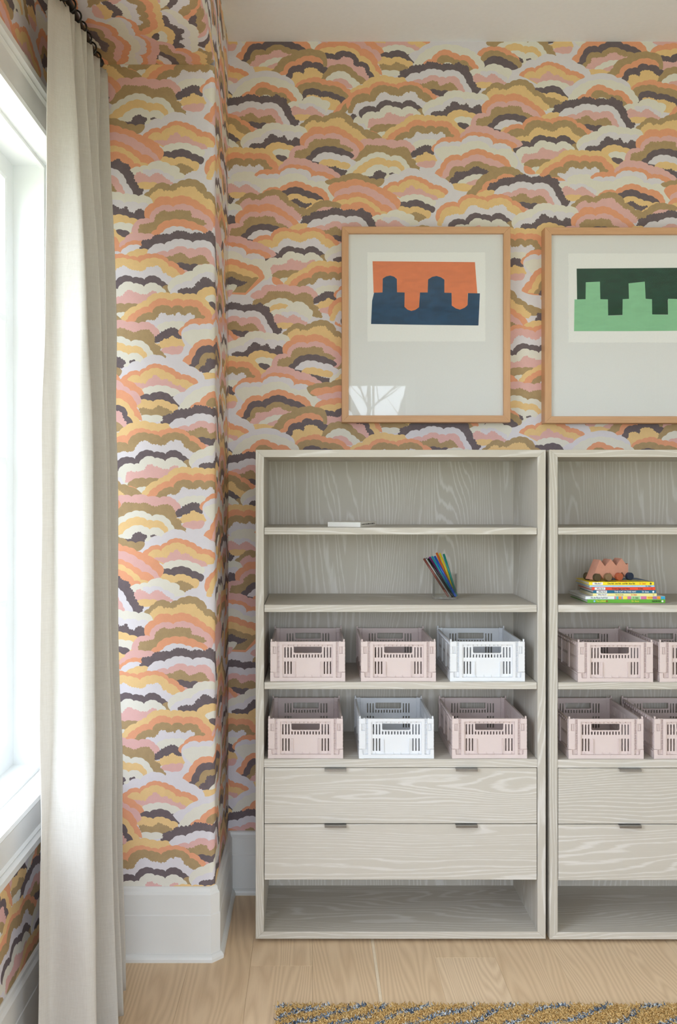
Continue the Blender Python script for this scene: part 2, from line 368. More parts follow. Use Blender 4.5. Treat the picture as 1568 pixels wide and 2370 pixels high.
# group: (order key, frame, [(colour, style, points)])
MOTIF = {
 'F': (157, 'W3', """l s 140,150 230,105 330,40 420,5 560,0 640,40 730,75 760,140 700,250 250,250
c s 190,240 220,180 280,120 340,85 420,60 540,55 640,80 710,110 760,140 800,190 835,250 750,290 250,280
o s 270,240 300,200 350,185 400,130 440,105 490,100 540,125 610,155 660,150 710,180 750,230 780,265 700,300
k s 400,210 420,165 470,150 520,165 560,190 610,200 660,200 690,240 735,300 690,310
c s 460,225 490,213 548,238"""),
 'Mc': (192, 'W3', """c s 690,310 720,280 770,275 830,265 890,230 950,235 1010,262 1080,285 1060,340 1010,400 860,430 720,400
l s 790,300 850,300 900,290 960,320 1010,340 1040,360 1010,400 850,380
p b 725,345 760,315 800,330 850,355 880,330 910,320 950,345 990,375 1030,405 980,420 740,400
y s 750,402 850,395 910,405 870,440 760,440"""),
 'E': (205, 'W3', """d b 45,345 70,320 65,290 130,280 160,250 220,240 290,235 330,210 400,215 440,235 500,225 560,235 600,210 630,240 685,255 690,300 715,330 730,390 750,410 760,440 800,450 775,490 735,500 400,420 100,352
y s -60,400 0,365 60,352 110,355 130,410 100,420
l s 105,390 140,335 190,310 240,315 290,290 350,275 400,280 460,300 520,285 570,290 620,320 650,355 665,400 690,430 718,498 600,530 250,470
p s 165,405 210,370 265,375 310,350 365,330 420,350 480,355 530,340 580,350 610,400 640,450 655,480 520,520 260,440
k b 215,415 260,415 310,410 330,390 370,380 410,410 430,430 470,415 530,400 560,420 580,450 590,465 400,480 280,465
d s 295,485 340,460 400,465 440,475 500,470 480,510 430,525 350,520
p s 335,522 380,513 425,525 380,555"""),
 'S1': (210, 'W3', """k s 800,497 840,465 880,430 920,400 980,405 1010,420 1060,400 1120,375 1180,370 1240,395 1280,430 1290,465 1340,490 1390,530 1450,545 1540,590 1550,605 1410,625 1100,600
y b 810,540 850,510 870,480 905,455 940,445 960,470 1010,460 1030,470 1080,435 1160,425 1200,430 1215,465 1245,480 1280,520 1330,530 1370,580 1420,612 1390,650 1200,630"""),
 'X': (232, 'S1', """1 s 320,285 360,220 410,175 500,140 600,150 625,100 680,60 740,42 820,50 880,70 960,80 1030,55 1120,42 1210,50 1270,75 1310,120 1380,140 1430,190 1490,245 1440,290 900,420 330,390
2 s 335,440 370,340 385,280 420,235 490,205 560,195 625,220 640,160 700,110 770,88 850,100 920,110 990,140 1040,105 1100,92 1200,95 1260,120 1310,180 1370,200 1410,240 1440,285 1380,320 900,440 400,440
3 b 400,440 430,370 450,330 500,320 580,295 620,310 690,290 715,240 760,190 830,180 870,210 930,225 990,240 1050,220 1080,185 1130,190 1170,170 1220,200 1240,250 1300,285 1350,310 1450,320 1350,420 900,480 500,500
d s 475,440 520,390 580,360 640,360 700,378 730,330 790,290 860,282 910,305 980,305 1040,325 1070,295 1120,282 1180,295 1230,340 1280,370 1305,395 1240,450 700,530 515,515
k s 1240,405 1320,390 1412,398 1395,465 1280,475
c s 515,512 560,455 620,430 690,440 745,430 790,375 860,347 920,370 980,375 1035,405 1080,370 1130,360 1190,385 1240,420 1285,475 1180,520 880,790 620,690 540,560
p b 590,640 600,560 640,520 700,530 800,510 830,460 870,440 920,470 960,475 1000,495 1070,500 1110,465 1150,455 1190,490 1100,570 990,630
k s 615,665 660,620 740,595 820,600 900,592 1000,618 930,680 830,690 700,700
c s 715,712 780,690 830,692 890,690 890,740 860,790 750,780
o s 620,680 680,690 730,730 770,780 640,770"""),
 'bush': (243, 'W3', """c s 265,645 310,580 380,550 460,520 480,490 530,475 580,470 640,485 700,490 760,500 820,500 870,540 850,600 780,690 300,700
l s 285,700 310,650 370,620 450,600 490,560 540,540 590,530 650,555 700,545 760,560 825,555 840,600 830,690
d b 345,690 360,665 400,655 450,660 485,640 490,615 520,610 530,580 555,570 590,585 610,605 650,600 665,580 690,625 730,635 750,610 770,600 810,620 825,650 850,665 840,685 700,720 500,720"""),
 'R': (262, 'W3', """y s -105,905 -75,865 -50,830 20,795 60,770 100,750 130,715 190,695 240,690 290,700 340,695 390,705 440,700 490,705 530,665 580,648 640,650 690,670 760,690 740,750 640,880 300,960
c s 555,735 590,710 660,712 720,725 700,785 620,775
d s 585,765 640,765 692,785 660,818 620,805"""),
 'R2': (262.5, 'C4', """o s 255,670 300,620 340,560 400,530 470,480 600,440 640,390 700,350 800,320 880,340 940,360 1000,325 1060,330 1110,355 1180,338 1260,345 1340,360 1400,430 1450,465 1510,530 1550,700 1300,760 500,760
k s 380,690 420,640 490,570 560,535 660,530 690,460 760,430 840,420 940,460 1020,420 1110,460 1180,430 1260,450 1310,450 1330,500 1370,560 1430,590 1340,617 1000,720
l b 560,658 600,630 660,640 690,650 710,620 750,600 770,540 830,530 870,570 930,560 990,570 1040,520 1080,570 1130,575 1170,540 1210,525 1240,560 1275,590 1180,700 1050,790 750,790
c s 720,735 800,680 900,660 1000,655 1130,670 1120,790 780,800"""),
 'S2': (268, 'W3', """o s 805,630 830,580 880,555 900,520 960,505 1020,518 1060,503 1130,503 1180,525 1240,560 1290,600 1340,630 1390,690 1330,735 830,690
p s 705,780 740,700 800,675 850,680 855,640 880,610 920,585 970,570 1030,585 1080,565 1140,570 1200,600 1270,640 1330,690 1345,728 1300,800 800,800
k b 760,785 770,725 820,720 885,700 895,650 950,615 990,625 1040,620 1070,610 1110,615 1165,620 1175,670 1230,680 1290,715 1240,740 900,800
d s 855,795 900,760 940,710 1000,690 1080,683 1150,695 1220,720 1300,765 1270,790 1000,850
l s 915,815 950,780 1000,745 1060,738 1130,752 1180,768 1230,768 1270,798 1316,830 1260,870
y s 975,850 995,815 1050,801 1120,808 1180,828 1230,830 1266,855 1230,890
d b 1040,862 1110,868 1140,878 1180,893 1233,900 1196,960 1140,930"""),
 'Np': (290, 'W4', """p s -409,190 -370,150 -310,135 -289,95 -240,85 -180,95 -130,80 -50,95 40,105 90,95 140,110 170,135 205,185 180,240 -250,300 -329,217
d b 155,260 165,215 200,190 230,170 280,145 330,148 350,160 390,165 385,200 350,225 330,225
y b 165,270 205,265 230,235 275,230 290,205 320,215 350,230 410,240 390,290 220,300
p s 215,312 270,292 330,288 385,285 380,320 350,345 240,355
y s 235,380 245,350 298,352 300,395"""),
 'T': (316, 'W2', """p s 490,345 530,310 560,270 620,265 690,265 760,275 800,300 850,315 900,325 950,350 1000,380 1060,430 980,460 500,430
o s 225,470 270,420 300,385 350,365 430,370 500,370 530,350 570,325 640,320 700,330 760,340 800,370 830,385 880,385 940,400 1010,440 960,465 700,500 260,500
l s 250,470 300,420 330,405 390,415 440,405 500,410 540,370 600,350 660,362 720,365 770,385 785,435 830,420 870,420 920,440 955,465 940,520 600,560 280,570
c s 255,490 300,460 380,450 480,450 540,420 620,400 700,410 760,460 830,480 900,470 955,480 970,520 1015,590 970,660 800,700 350,590"""),
 'Nk': (335, 'W4', """k b -390,262 -374,225 -329,215 -299,210 -259,170 -244,145 -189,145 -129,150 -79,145 -29,165 0,180 40,165 90,155 130,170 159,212 165,265 207,287 205,319 229,335 242,382 159,368 -100,330 -300,300
c s -454,430 -399,370 -349,320 -299,280 -239,245 -179,215 -119,207 -59,225 -20,247 40,237 90,260 130,310 155,355 110,420 -300,450
y s -370,405 -329,360 -279,320 -229,290 -169,260 -109,257 -59,280 -10,285 40,285 80,320 105,350 78,395 -300,420
c s -309,425 -249,385 -199,340 -129,318 -79,330 -39,350 10,335 50,350 82,405 0,440 -250,450
d b -239,430 -179,425 -159,385 -119,370 -79,390 -59,410 -79,430 -84,450 -159,465
d b -34,405 -9,390 16,400 26,425 6,412"""),
 'P': (405, 'C4', """l s 220,1500 320,1280 430,1230 480,1250 600,1160 720,1140 850,1190 1000,1200 1200,1300 1340,1380 1420,1480 1300,1640
o s 200,1500 290,1420 380,1370 470,1380 560,1330 650,1275 730,1270 800,1290 900,1320 1000,1380 1080,1425 1150,1430 1230,1465 1325,1535 1270,1595 600,1650
y s 285,1525 330,1460 400,1430 480,1455 520,1400 600,1365 690,1330 770,1345 850,1390 930,1420 1000,1490 1060,1500 1130,1500 1200,1540 1270,1590 1240,1640 600,1700
p b 370,1560 410,1545 480,1550 560,1565 600,1500 660,1470 700,1430 740,1460 780,1510 850,1490 900,1530 960,1570 1030,1590 1080,1600 1130,1625 1150,1670 700,1720
c s 480,1680 505,1653 580,1610 669,1596 800,1587 931,1620 1062,1678 1115,1700 1080,1780 600,1780
d s 430,1740 537,1710 620,1719 718,1683 833,1686 931,1743 1030,1776 1103,1817 1062,1895 700,1850
y s 400,1850 505,1784 590,1800 669,1817 767,1788 849,1809 931,1850 1030,1883 990,1990 600,2010
k b 464,1924 554,1916 669,1932 720,1900 775,1883 849,1916 951,1970 800,2060 520,2050
c s 480,2025 640,2020 800,2030 820,2090 520,2100"""),
 'Nd': (425, 'W4', """k s -619,472 -569,455 -489,440 -429,410 -339,398 -269,415 -209,445 -149,455 -79,448 -89,490 -149,520 -569,500
o s -590,535 -559,495 -489,480 -429,475 -379,455 -309,455 -249,480 -199,490 -139,520 -79,550 0,580 40,620 72,672 20,740 -500,640
p s -535,590 -499,555 -409,530 -339,508 -269,520 -199,540 -129,580 -69,620 -19,660 30,710 50,765 -20,790 -500,690
o s -554,660 -519,615 -469,595 -399,590 -339,570 -279,580 -229,600 -159,640 -99,680 -29,700 1,750 12,780 -200,800
y s -525,668 -479,640 -409,640 -349,615 -279,620 -219,650 -159,690 -109,740 -29,770 -60,800 -300,800
o s -479,705 -449,680 -389,685 -329,660 -259,670 -209,700 -159,750 -109,760 -139,810 -400,800"""),
 'B0': (145, 'A1', """k s 745,-75 798,-99 875,-117 966,-124 1022,-145 1064,-152 1130,-130 1180,-100 1240,-85 1275,-60 1240,-10 800,0
o s 778,-25 800,-55 880,-75 966,-78 1064,-97 1130,-85 1190,-60 1262,5 1330,20 1390,60 1448,122 1300,200
p s 835,10 880,-10 980,-25 1064,-40 1160,-10 1230,10 1290,60 1340,95 1395,115 1424,188 1300,240
o s 812,105 868,44 930,38 990,22 1064,23 1130,40 1200,50 1240,90 1310,110 1370,170 1390,230 1432,330 1000,200
y s 858,108 900,85 1000,80 1060,65 1130,85 1190,100 1230,155 1290,175 1340,230 1370,290 1412,335 1360,380 1000,300
d s 848,168 900,130 950,135 1000,145 1040,115 1110,115 1160,130 1200,165 1220,210 1270,215 1310,250 1315,290 1362,350 1300,350 900,225
p b 880,218 925,180 960,185 1030,195 1070,170 1125,170 1165,190 1170,240 1200,255 1260,260 1290,330 1315,362 1270,395 930,330
k s 850,350 900,300 940,260 1000,240 1060,233 1120,248 1170,290 1210,330 1285,378 1230,415 950,420
c s 915,375 960,330 1010,300 1060,295 1110,310 1150,350 1200,385 1232,412 1160,450
p s 980,380 1030,362 1080,365 1130,405 1165,445 1060,430"""),
 'Q0': (152, 'W3', """o s 765,145 800,100 850,80 920,75 990,80 1040,100 1080,130 1120,150 1150,200 1000,250
k s 795,200 820,140 860,115 920,110 980,120 1030,150 1100,165 1150,200 1172,235 1148,264 1000,260
d s 812,238 850,190 880,165 950,160 1010,180 1050,200 1100,230 1138,266 1050,280 850,260"""),
 'U': (332, 'W4', """l s 80,370 180,340 300,350 380,360 540,400 620,440 700,500 500,560 330,540 250,450
1 s 358,442 380,400 430,350 460,290 500,250 560,230 620,240 680,205 740,180 800,180 860,205 920,230 980,235 1030,265 1060,310 1072,350 900,500 500,480
2 s 412,458 450,420 480,350 520,290 560,280 620,285 680,255 740,230 790,230 850,260 920,280 980,305 1025,350 800,480
3 s 468,468 510,420 540,345 590,335 650,345 690,310 760,288 830,310 880,330 960,350 1020,345 900,480
4 b 512,474 530,440 560,430 570,385 620,385 680,380 720,350 770,335 810,360 860,380 915,380 850,420 600,500
c s 585,488 640,450 700,420 760,408 825,415 760,490
p s 655,503 710,470 785,455 750,520
y s 528,502 600,490 700,505 745,520 690,560 560,540"""),
 'V': (372, 'W4', """k s 665,595 710,540 750,500 790,440 850,400 920,370 980,345 1050,340 1110,355 1160,385 1200,430 1235,485 1100,600 800,630
o s 755,595 810,540 830,490 880,465 940,450 980,415 1040,403 1110,430 1165,468 1000,600
d s 822,608 860,560 870,510 920,490 970,480 1000,460 1050,452 1120,475 1050,530 920,600
y s 890,600 920,560 945,550 1000,560 960,620"""),
 'V3': (160, 'A1', """k s 408,318 450,275 480,240 500,200 560,160 600,150 650,122 740,95 820,100 912,130 930,250 700,330
o s 488,333 535,290 570,225 640,205 690,175 760,155 830,165 880,190 895,218 850,300
d s 555,348 575,310 600,260 650,245 700,240 720,210 765,203 800,220 850,215 880,225 900,255 938,265 870,330 610,380
y b 578,402 610,375 630,310 680,300 715,325 740,265 780,262 830,270 870,310 892,315 880,360 720,440 620,440"""),
 'Q1': (215, 'A1', """o s 586,490 640,440 680,390 740,370 790,355 830,348 880,365 930,380 990,390 1050,400 1110,450 1168,488 1100,560 1010,640 640,565
k s 620,492 660,440 710,410 780,400 830,395 890,420 950,430 1020,435 1080,475 1140,545 1090,590 700,590 650,565
d s 660,572 680,530 710,500 720,470 760,455 830,455 880,480 940,480 1000,500 1050,520 1107,552 1060,590 720,590
y b 705,572 740,540 760,510 820,512 870,535 930,530 980,550 1030,560 1052,585 1000,650 720,610"""),
 'XY': (231, 'A1', """y s 1138,478 1190,440 1250,420 1300,375 1360,345 1420,333 1490,342 1560,362 1620,358 1660,400 1500,520 1250,540"""),
 'XO': (231.5, 'A1', """o s 978,695 1010,640 1060,585 1130,535 1165,500 1210,475 1300,440 1320,500 1180,620 1080,700
k s 1028,695 1060,640 1110,580 1160,530 1200,505 1270,500 1290,560 1190,640 1080,720
l b 1083,695 1110,655 1170,640 1195,580 1280,555 1300,640 1150,730
d s 1133,724 1180,668 1230,630 1300,605 1300,680 1200,740 1165,755
c s 1168,758 1200,705 1250,680 1310,665 1310,760"""),
 'V1': (400, 'W2', """k s 690,790 740,740 790,700 850,655 900,645 980,655 1062,682 1000,760
p s 770,790 830,750 870,715 940,705 1000,715 950,790"""),
}
SETS = [  # (u offset, v offset, groups, X colours, U colours)
 (0, 0, 'F Mc E S1 X bush R R2 S2 Np T Nk P Nd U V', 'okl', 'opkd'),
 (-421, 75, 'F Mc E S1 X bush R R2 S2 T U V1', 'oky', 'odyd'),
 (207, 261, 'Mc E S1 X bush R R2 S2 Np T U', 'oyl', 'oykd'),
 (-461, 557, 'Mc E S1 X bush R R2 S2 Np T Nk P U', 'opl', 'odkp'),
 (-42, 481, 'Mc E S1 X bush R R2 S2 Np T Nk P U', 'oyl', 'odkd'),
 (-226, 338, 'Mc E S1 X bush R R2 S2 Np T Nk U V', 'oyl', 'oykd'),
 (0, 0, 'B0 V3 Q1 XY XO', '', ''),
 (0, 0, 'Q0', '', ''),
]
SWAP = {('S2', 3, -226): 'o', ('S1', 1, 207): 'p'}      # (group, band, motif): other ink
INK = 'lcoypkd'

def _arc(a, b, sag, n):
    dx, dy = b[0]-a[0], b[1]-a[1]
    L = math.hypot(dx, dy)
    if L < 1e-6: return [a]
    nx, ny = dy/L, -dx/L
    return [(a[0]+dx*i/n+nx*sag*4*(i/n)*(1-i/n), a[1]+dy*i/n+ny*sag*4*(i/n)*(1-i/n)) for i in range(n)]

def _shape(pts, style, rng):
    area = sum(pts[i-1][0]*pts[i][1]-pts[i][0]*pts[i-1][1] for i in range(len(pts)))
    if area < 0: pts = pts[::-1]          # y runs down: positive area = clockwise on paper
    out = []
    for i in range(len(pts)):
        a, b = pts[i], pts[(i+1) % len(pts)]
        L = math.hypot(b[0]-a[0], b[1]-a[1])
        if L > 42: out += [a]; continue
        if style == 's':
            out += _arc(a, b, min(.15*L, 2.4), max(2, min(6, int(L/2.2))))
        else:
            prev = a; t = 0.0
            while t < 1:                                   # uneven clumps of leaf-like bumps
                t += rng.uniform(2.6, 6.8)/max(L, 1e-6)
                j = 1.1
                q = b if t > 1-2.2/max(L, 1e-6) else (a[0]+(b[0]-a[0])*t+rng.uniform(-j, j), a[1]+(b[1]-a[1])*t+rng.uniform(-j, j))
                l = math.hypot(q[0]-prev[0], q[1]-prev[1])
                out += _arc(prev, q, rng.uniform(.24, .46)*l, 4); prev = q
                if q is b: break
    return out

def paper_tile():
    """triangles of one repeat: (verts, faces, ink index per face)"""
    rng = random.Random(4)
    polys = []
    for du, dv, gs, xc, uc in SETS:
        for g in gs.split():
            key, fr, txt = MOTIF[g]
            sc, fu, fv = CR[fr]
            col = {'X': xc, 'U': uc}.get(g, '')
            for j, ln in enumerate(txt.split('\n')):
                c, st, *ps = ln.split()
                c = SWAP.get((g, j, du), c)
                if c.isdigit(): c = col[int(c)-1]
                P = [tuple(map(float, p.split(','))) for p in ps]
                P = _shape([(fu+x*sc+du, fv+y*sc+dv) for x, y in P], st, rng)
                polys.append((key+dv, g, j, c, P))
    u0, v0 = 520.0, 95.0
    inst = []
    for key, g, j, c, P in polys:
        for a in (-1, 0, 1, 2):
            for b in (-2, -1, 0, 1):
                ou, ov = a*PW, a*SHEAR+b*PH
                us = [p[0]+ou for p in P]; vs = [p[1]+ov for p in P]
                if max(us) < u0-2 or min(us) > u0+PW+2: continue
                if max(vs) < v0-8 or min(vs) > v0+PH+SHEAR+8: continue
                inst.append((key+ov, g, j, c, list(zip(us, vs))))
    inst.sort(key=lambda t: (round(t[0], 3), t[1], t[2]))
    V, F = [], []
    for key, g, j, c, P in inst:
        n = len(V); V += [Vector(p) for p in P]; F.append(list(range(n, n+len(P))))
    n = len(V)
    V += [Vector((u0, v0)), Vector((u0+PW, v0+SHEAR)), Vector((u0+PW, v0+SHEAR+PH)), Vector((u0, v0+PH))]
    F.append([n, n+1, n+2, n+3])
    vv, ee, ff, ov, oe, of = delaunay_2d_cdt(V, [], F, 0, 1e-4)
    base = len(F)-1
    faces, ink = [], []
    for f, src in zip(ff, of):
        if base not in src: continue
        top = max((s for s in src if s != base), default=-1)
        faces.append(f); ink.append(INK.index(inst[top][3]) if top >= 0 else 0)
    return [tuple(v) for v in vv], faces, ink
def _tile_arrays():
    v, f, ink = paper_tile()
    # keep only the colour borders, then re-triangulate: far fewer triangles
    tri = [list(x) for x in f]
    ed = {}
    for i, q in enumerate(tri):
        for k in range(len(q)):
            e = (min(q[k], q[k-1]), max(q[k], q[k-1])); ed.setdefault(e, []).append(i)
    keep = [e for e, fs in ed.items() if len(fs) == 1 or ink[fs[0]] != ink[fs[1]]]
    used = {}
    for e in keep:
        for a in e: used.setdefault(a, len(used))
    vs = [None]*len(used)
    for a, i in used.items(): vs[i] = Vector(v[a])
    vv, ee, ff, *_ = delaunay_2d_cdt(vs, [(used[a], used[b]) for a, b in keep], [], 1, 1e-5)
    bvh = BVHTree.FromPolygons([(p[0], p[1], 0) for p in v], tri)
    V = np.array([(p[0], p[1]) for p in vv]); T, K = [], []
    for q in ff:
        for k in range(1, len(q)-1):
            t = (q[0], q[k], q[k+1]); c = (V[t[0]]+V[t[1]]+V[t[2]])/3
            hit = bvh.ray_cast(Vector((c[0], c[1], 1)), Vector((0, 0, -1)))
            if hit[2] is not None: T.append(t); K.append(ink[hit[2]])
    return V, np.array(T), np.array(K)
TV, TT, TK = _tile_arrays()

def _clip(poly, ax, val, keep_less):
    out = []
    for i in range(len(poly)):
        a, b = poly[i-1], poly[i]
        ia = (a[ax] <= val) == keep_less or a[ax] == val; ib = (b[ax] <= val) == keep_less or b[ax] == val
        if ia != ib:
            t = (val-a[ax])/(b[ax]-a[ax]); out.append((a[0]+(b[0]-a[0])*t, a[1]+(b[1]-a[1])*t))
        if ib: out.append(b)
    return out

class Paper:
    """collects papered rectangles (u, v space) and maps them on to a wall surface"""
    def __init__(s): s.v, s.f, s.k, s.n = [], [], [], 0
    def rect(s, u0, u1, v0, v1, fn):
        """fn(U, V arrays) -> n x 3 array"""
        for a in range(int((u0-520)//PW)-1, int((u1-520)//PW)+2):
            for b in range(int((v0-95)//PH)-2, int((v1-95)//PH)+2):
                P = TV+np.array([a*PW, a*SHEAR+b*PH])
                if P[:, 0].max() < u0 or P[:, 0].min() > u1 or P[:, 1].max() < v0 or P[:, 1].min() > v1: continue
                C = (P[:, 0] < u0)*1+(P[:, 0] > u1)*2+(P[:, 1] < v0)*4+(P[:, 1] > v1)*8
                t = C[TT]; allin = (t == 0).all(1); out = (t[:, 0] & t[:, 1] & t[:, 2]) != 0
                ti = TT[allin]
                if len(ti):
                    us, inv = np.unique(ti, return_inverse=True)
                    s._add(fn(P[us, 0], P[us, 1]), inv.reshape(-1, 3).tolist(), TK[allin].tolist())
                for q, k in zip(TT[~allin & ~out], TK[~allin & ~out]):
                    poly = [tuple(P[i]) for i in q]
                    for ax, val, less in ((0, u0, False), (0, u1, True), (1, v0, False), (1, v1, True)):
                        if poly: poly = _clip(poly, ax, val, less)
                    pp = []
                    for p in poly:
                        if not pp or abs(p[0]-pp[-1][0])+abs(p[1]-pp[-1][1]) > 1e-6: pp.append(p)
                    if len(pp) > 1 and abs(pp[0][0]-pp[-1][0])+abs(pp[0][1]-pp[-1][1]) < 1e-6: pp.pop()
                    if len(pp) >= 3:
                        A = np.array(pp); s._add(fn(A[:, 0], A[:, 1]), [list(range(len(pp)))], [int(k)])
    def _add(s, xyz, faces, ks):
        s.v.append(np.asarray(xyz)); s.f += [[i+s.n for i in q] for q in faces]; s.k += ks; s.n += len(xyz)
    def quad(s, pts, k=7):
        s._add(np.array(pts, dtype=float), [list(range(len(pts)))], [k])
    def slab(s, a, b):
        (x0, y0, z0), (x1, y1, z1) = a, b
        p = [(x0, y0, z0), (x1, y0, z0), (x1, y1, z0), (x0, y1, z0), (x0, y0, z1), (x1, y0, z1), (x1, y1, z1), (x0, y1, z1)]
        s._add(np.array(p), [[0, 3, 2, 1], [4, 5, 6, 7], [0, 1, 5, 4], [1, 2, 6, 5], [2, 3, 7, 6], [3, 0, 4, 7]], [7]*6)
    def build(s, name):
        V = np.concatenate(s.v)
        return mesh_obj(name, V.tolist(), s.f, M_PAPER+[M_PLASTER], None, False, s.k)
# ---------------------------------------------------------------- the room shell
def vz(z): return 1153.4+UPM*(1.577-z)

def ST(o): o['kind'] = 'structure'; return o

# back wall (paper coordinates come straight from the traced strip: 579 units per metre)
p = Paper()
p.rect(720+UPM*XP-2, 720+UPM*XR, 1152+UPM*(1.577-ZC), 1152+UPM*1.577,
       lambda u, v: np.stack([(u-720)/UPM, np.full_like(u, YB), 1.577+(1152-v)/UPM], 1))
p.slab((XP-.02, YB+.004, 0), (XR+.1, YB+.12, ZC))
wall_back = ST(p.build('wall_back'))

# papered pier left of the bookcases: flat front, rounded corner, flat side
def pier_u(s): return 1219.8+UPM*(XL+s)
sF = XP-RP-XL; sA = sF+RP*pi/2; sE = sA+(YB-YP-RP)
def pier_map(u, v):
    s = (u-1219.8)/UPM-XL
    x = np.where(s <= sF, XL+s, np.where(s <= sA, XP-RP+RP*np.sin((s-sF)/RP), XP))
    y = np.where(s <= sF, YP, np.where(s <= sA, YP+RP-RP*np.cos((s-sF)/RP), YP+RP+(s-sA)))
    return np.stack([x, y, 1.577+(1153.4-v)/UPM], 1)
p = Paper()
brk = [0, sF]+[sF+(sA-sF)*(i+1)/7 for i in range(7)]+[sE]
for a, b in zip(brk, brk[1:]):
    p.rect(pier_u(a), pier_u(b), vz(ZS if b <= sA+1e-6 else ZC), vz(0), pier_map)
p.slab((XL-.1, YP+.05, 0), (XP-.05, YB+.1, ZC))
ST(p.build('wall_pier'))

# papered soffit over the window wall (the paper turns the corner from the left wall on to its underside)
SU, SV, LU, LV = 433, 179, 501, 30          # where the paper starts on the soffit and on the left wall
def soff_u(y): return 748+SU-UPM*(YP-y)
def left_u(y): return 748+LU-UPM*(YP-y)
p = Paper()
brk = [0, sF]+[sF+(sA-sF)*(i+1)/7 for i in range(7)]
for a, b in zip(brk, brk[1:]):
    def fn(u, v):
        s = (vz(ZS)+SV-v)/UPM
        x = np.where(s <= sF, XL+s, XP-RP+RP*np.sin((s-sF)/RP)); z = np.where(s <= sF, ZS, ZS+RP-RP*np.cos((s-sF)/RP))
        return np.stack([x, YP-(748+SU-u)/UPM, z], 1)
    p.rect(soff_u(.8), soff_u(YP), vz(ZS)+SV-UPM*b, vz(ZS)+SV-UPM*a, fn)
p.rect(1028.8-UPM*(YP-.8), 1028.8+UPM*RP, vz(ZC), vz(ZS+RP), lambda u, v: np.stack([np.full_like(u, XP), YP+(u-1028.8)/UPM, 1.577+(1153.4-v)/UPM], 1))
p.quad([(XL, .8, ZS), (XL, YR, ZS), (XP, YR, ZS), (XP, .8, ZS)]); p.quad([(XP, .8, ZS), (XP, YR, ZS), (XP, YR, ZC), (XP, .8, ZC)])
p.slab((XL-.1, YR, ZS+.06), (XP-.05, YP+.06, ZC))
ST(p.build('wall_soffit'))

# left wall round the window
p = Paper()
lm = lambda u, v: np.stack([np.full_like(u, XL), YP-(748+LU-u)/UPM, 1.577+(1153.4+LV-v)/UPM], 1)
for ya, yb, za, zb in ((W1['y1'], YP, 0, ZS), (W1['y0'], W1['y1'], 0, W1['z0']), (W1['y0'], W1['y1'], W1['z1'], ZS)):
    p.rect(left_u(ya), left_u(yb), vz(zb)+LV, vz(za)+LV, lm)
p.quad([(XL, YR, 0), (XL, W1['y0'], 0), (XL, W1['y0'], ZS), (XL, YR, ZS)])
e = .004                                    # rough opening a little larger than the jamb
for a, b in (((XL-.2, YR, 0), (XL-.004, W1['y0']-e, ZS)), ((XL-.2, W1['y1']+e, 0), (XL-.004, YP+.06, ZS+.2)),
             ((XL-.2, W1['y0']-e, 0), (XL-.004, W1['y1']+e, W1['z0']-e)), ((XL-.2, W1['y0']-e, W1['z1']+e), (XL-.004, W1['y1']+e, ZS+.2))):
    p.slab(a, b)
ST(p.build('wall_left'))

# plain walls behind and to the right of the camera
bm = bmesh.new()
box(bm, (XL-.2, YR-.15, 0), (W2['x0']-e, YR, ZC)); box(bm, (W2['x1']+e, YR-.15, 0), (D1['x0']-e, YR, ZC))
box(bm, (D1['x1']+e, YR-.15, 0), (XR+.1, YR, ZC)); box(bm, (D1['x0']-e, YR-.15, 0), (D1['x1']+e, YR, D1['z0']-e)); box(bm, (D1['x0']-e, YR-.15, D1['z1']+e), (D1['x1']+e, YR, ZC))
box(bm, (W2['x0']-e, YR-.15, 0), (W2['x1']+e, YR, W2['z0']-e)); box(bm, (W2['x0']-e, YR-.15, W2['z1']+e), (W2['x1']+e, YR, ZC))
ST(from_bm('wall_rear', bm, M_PLASTER))
bm = bmesh.new(); box(bm, (XR, YR-.15, 0), (XR+.1, YB, ZC)); ST(from_bm('wall_right', bm, M_PLASTER))
bm = bmesh.new(); box(bm, (XL-.2, YR-.15, ZC), (XR+.1, YB+.12, ZC+.1)); ST(from_bm('ceiling', bm, M_CEIL))

# floor: sub-floor and separate oak planks running into the depth of the room
bm = bmesh.new(); box(bm, (XL-.2, YR-.15, -.12), (XR+.1, YB+.12, -.019))
floor = ST(from_bm('floor', bm, plain('subfloor', (120, 96, 70), .8)))
rng = random.Random(11)
PWID = .2095; first = True; sap_x = .210
ends = {-1: 3.05, 0: 1.9, 1: 1.2, 2: 3.105, 3: 2.15, 4: 1.5}
for i in range(-5, 17):
    x0, x1 = i*PWID+.005, (i+1)*PWID+.005
    x0c, x1c = max(x0, XL-.15), min(x1, XR+.05)
    if x1c-x0c < .02: continue
    y = ends.get(i, YR+rng.uniform(.2, 2.0)); cuts = [YB+.05]
    if y > YR: cuts.append(y)
    while cuts[-1] > YR-.1: cuts.append(cuts[-1]-rng.uniform(1.5, 2.3))
    cuts[-1] = YR-.12
    for b, a in zip(cuts, cuts[1:]):
        if b-a < .05: continue
        bm = bmesh.new(); g = .0002
        xa, xb = x0c+g, x1c-g
        if i == 1: xa += .010                     # room for the pale sapwood edge
        cx, cy = (xa+xb)/2, (a+b)/2
        hx, hy = (xb-xa)/2, (b-a)/2-g
        v = box(bm, (-hx, -hy, -.018), (hx, hy, 0))
        bmesh.ops.bevel(bm, geom=[e for e in bm.edges if all(q.co.z > -.001 for q in e.verts)], offset=.0004, segments=1, affect='EDGES')
        o = from_bm('plank', bm, M_PLANK, floor); o.location = (cx, cy, 0)
bm = bmesh.new(); prism(bm, [(.2147, YR), (.2246, YR), (.2244, YB), (.2147, YB)], -.018, 0, 'z')
tag(from_bm('sapwood_edge', bm, M_SAP, floor), 'pale sapwood strip along one plank')

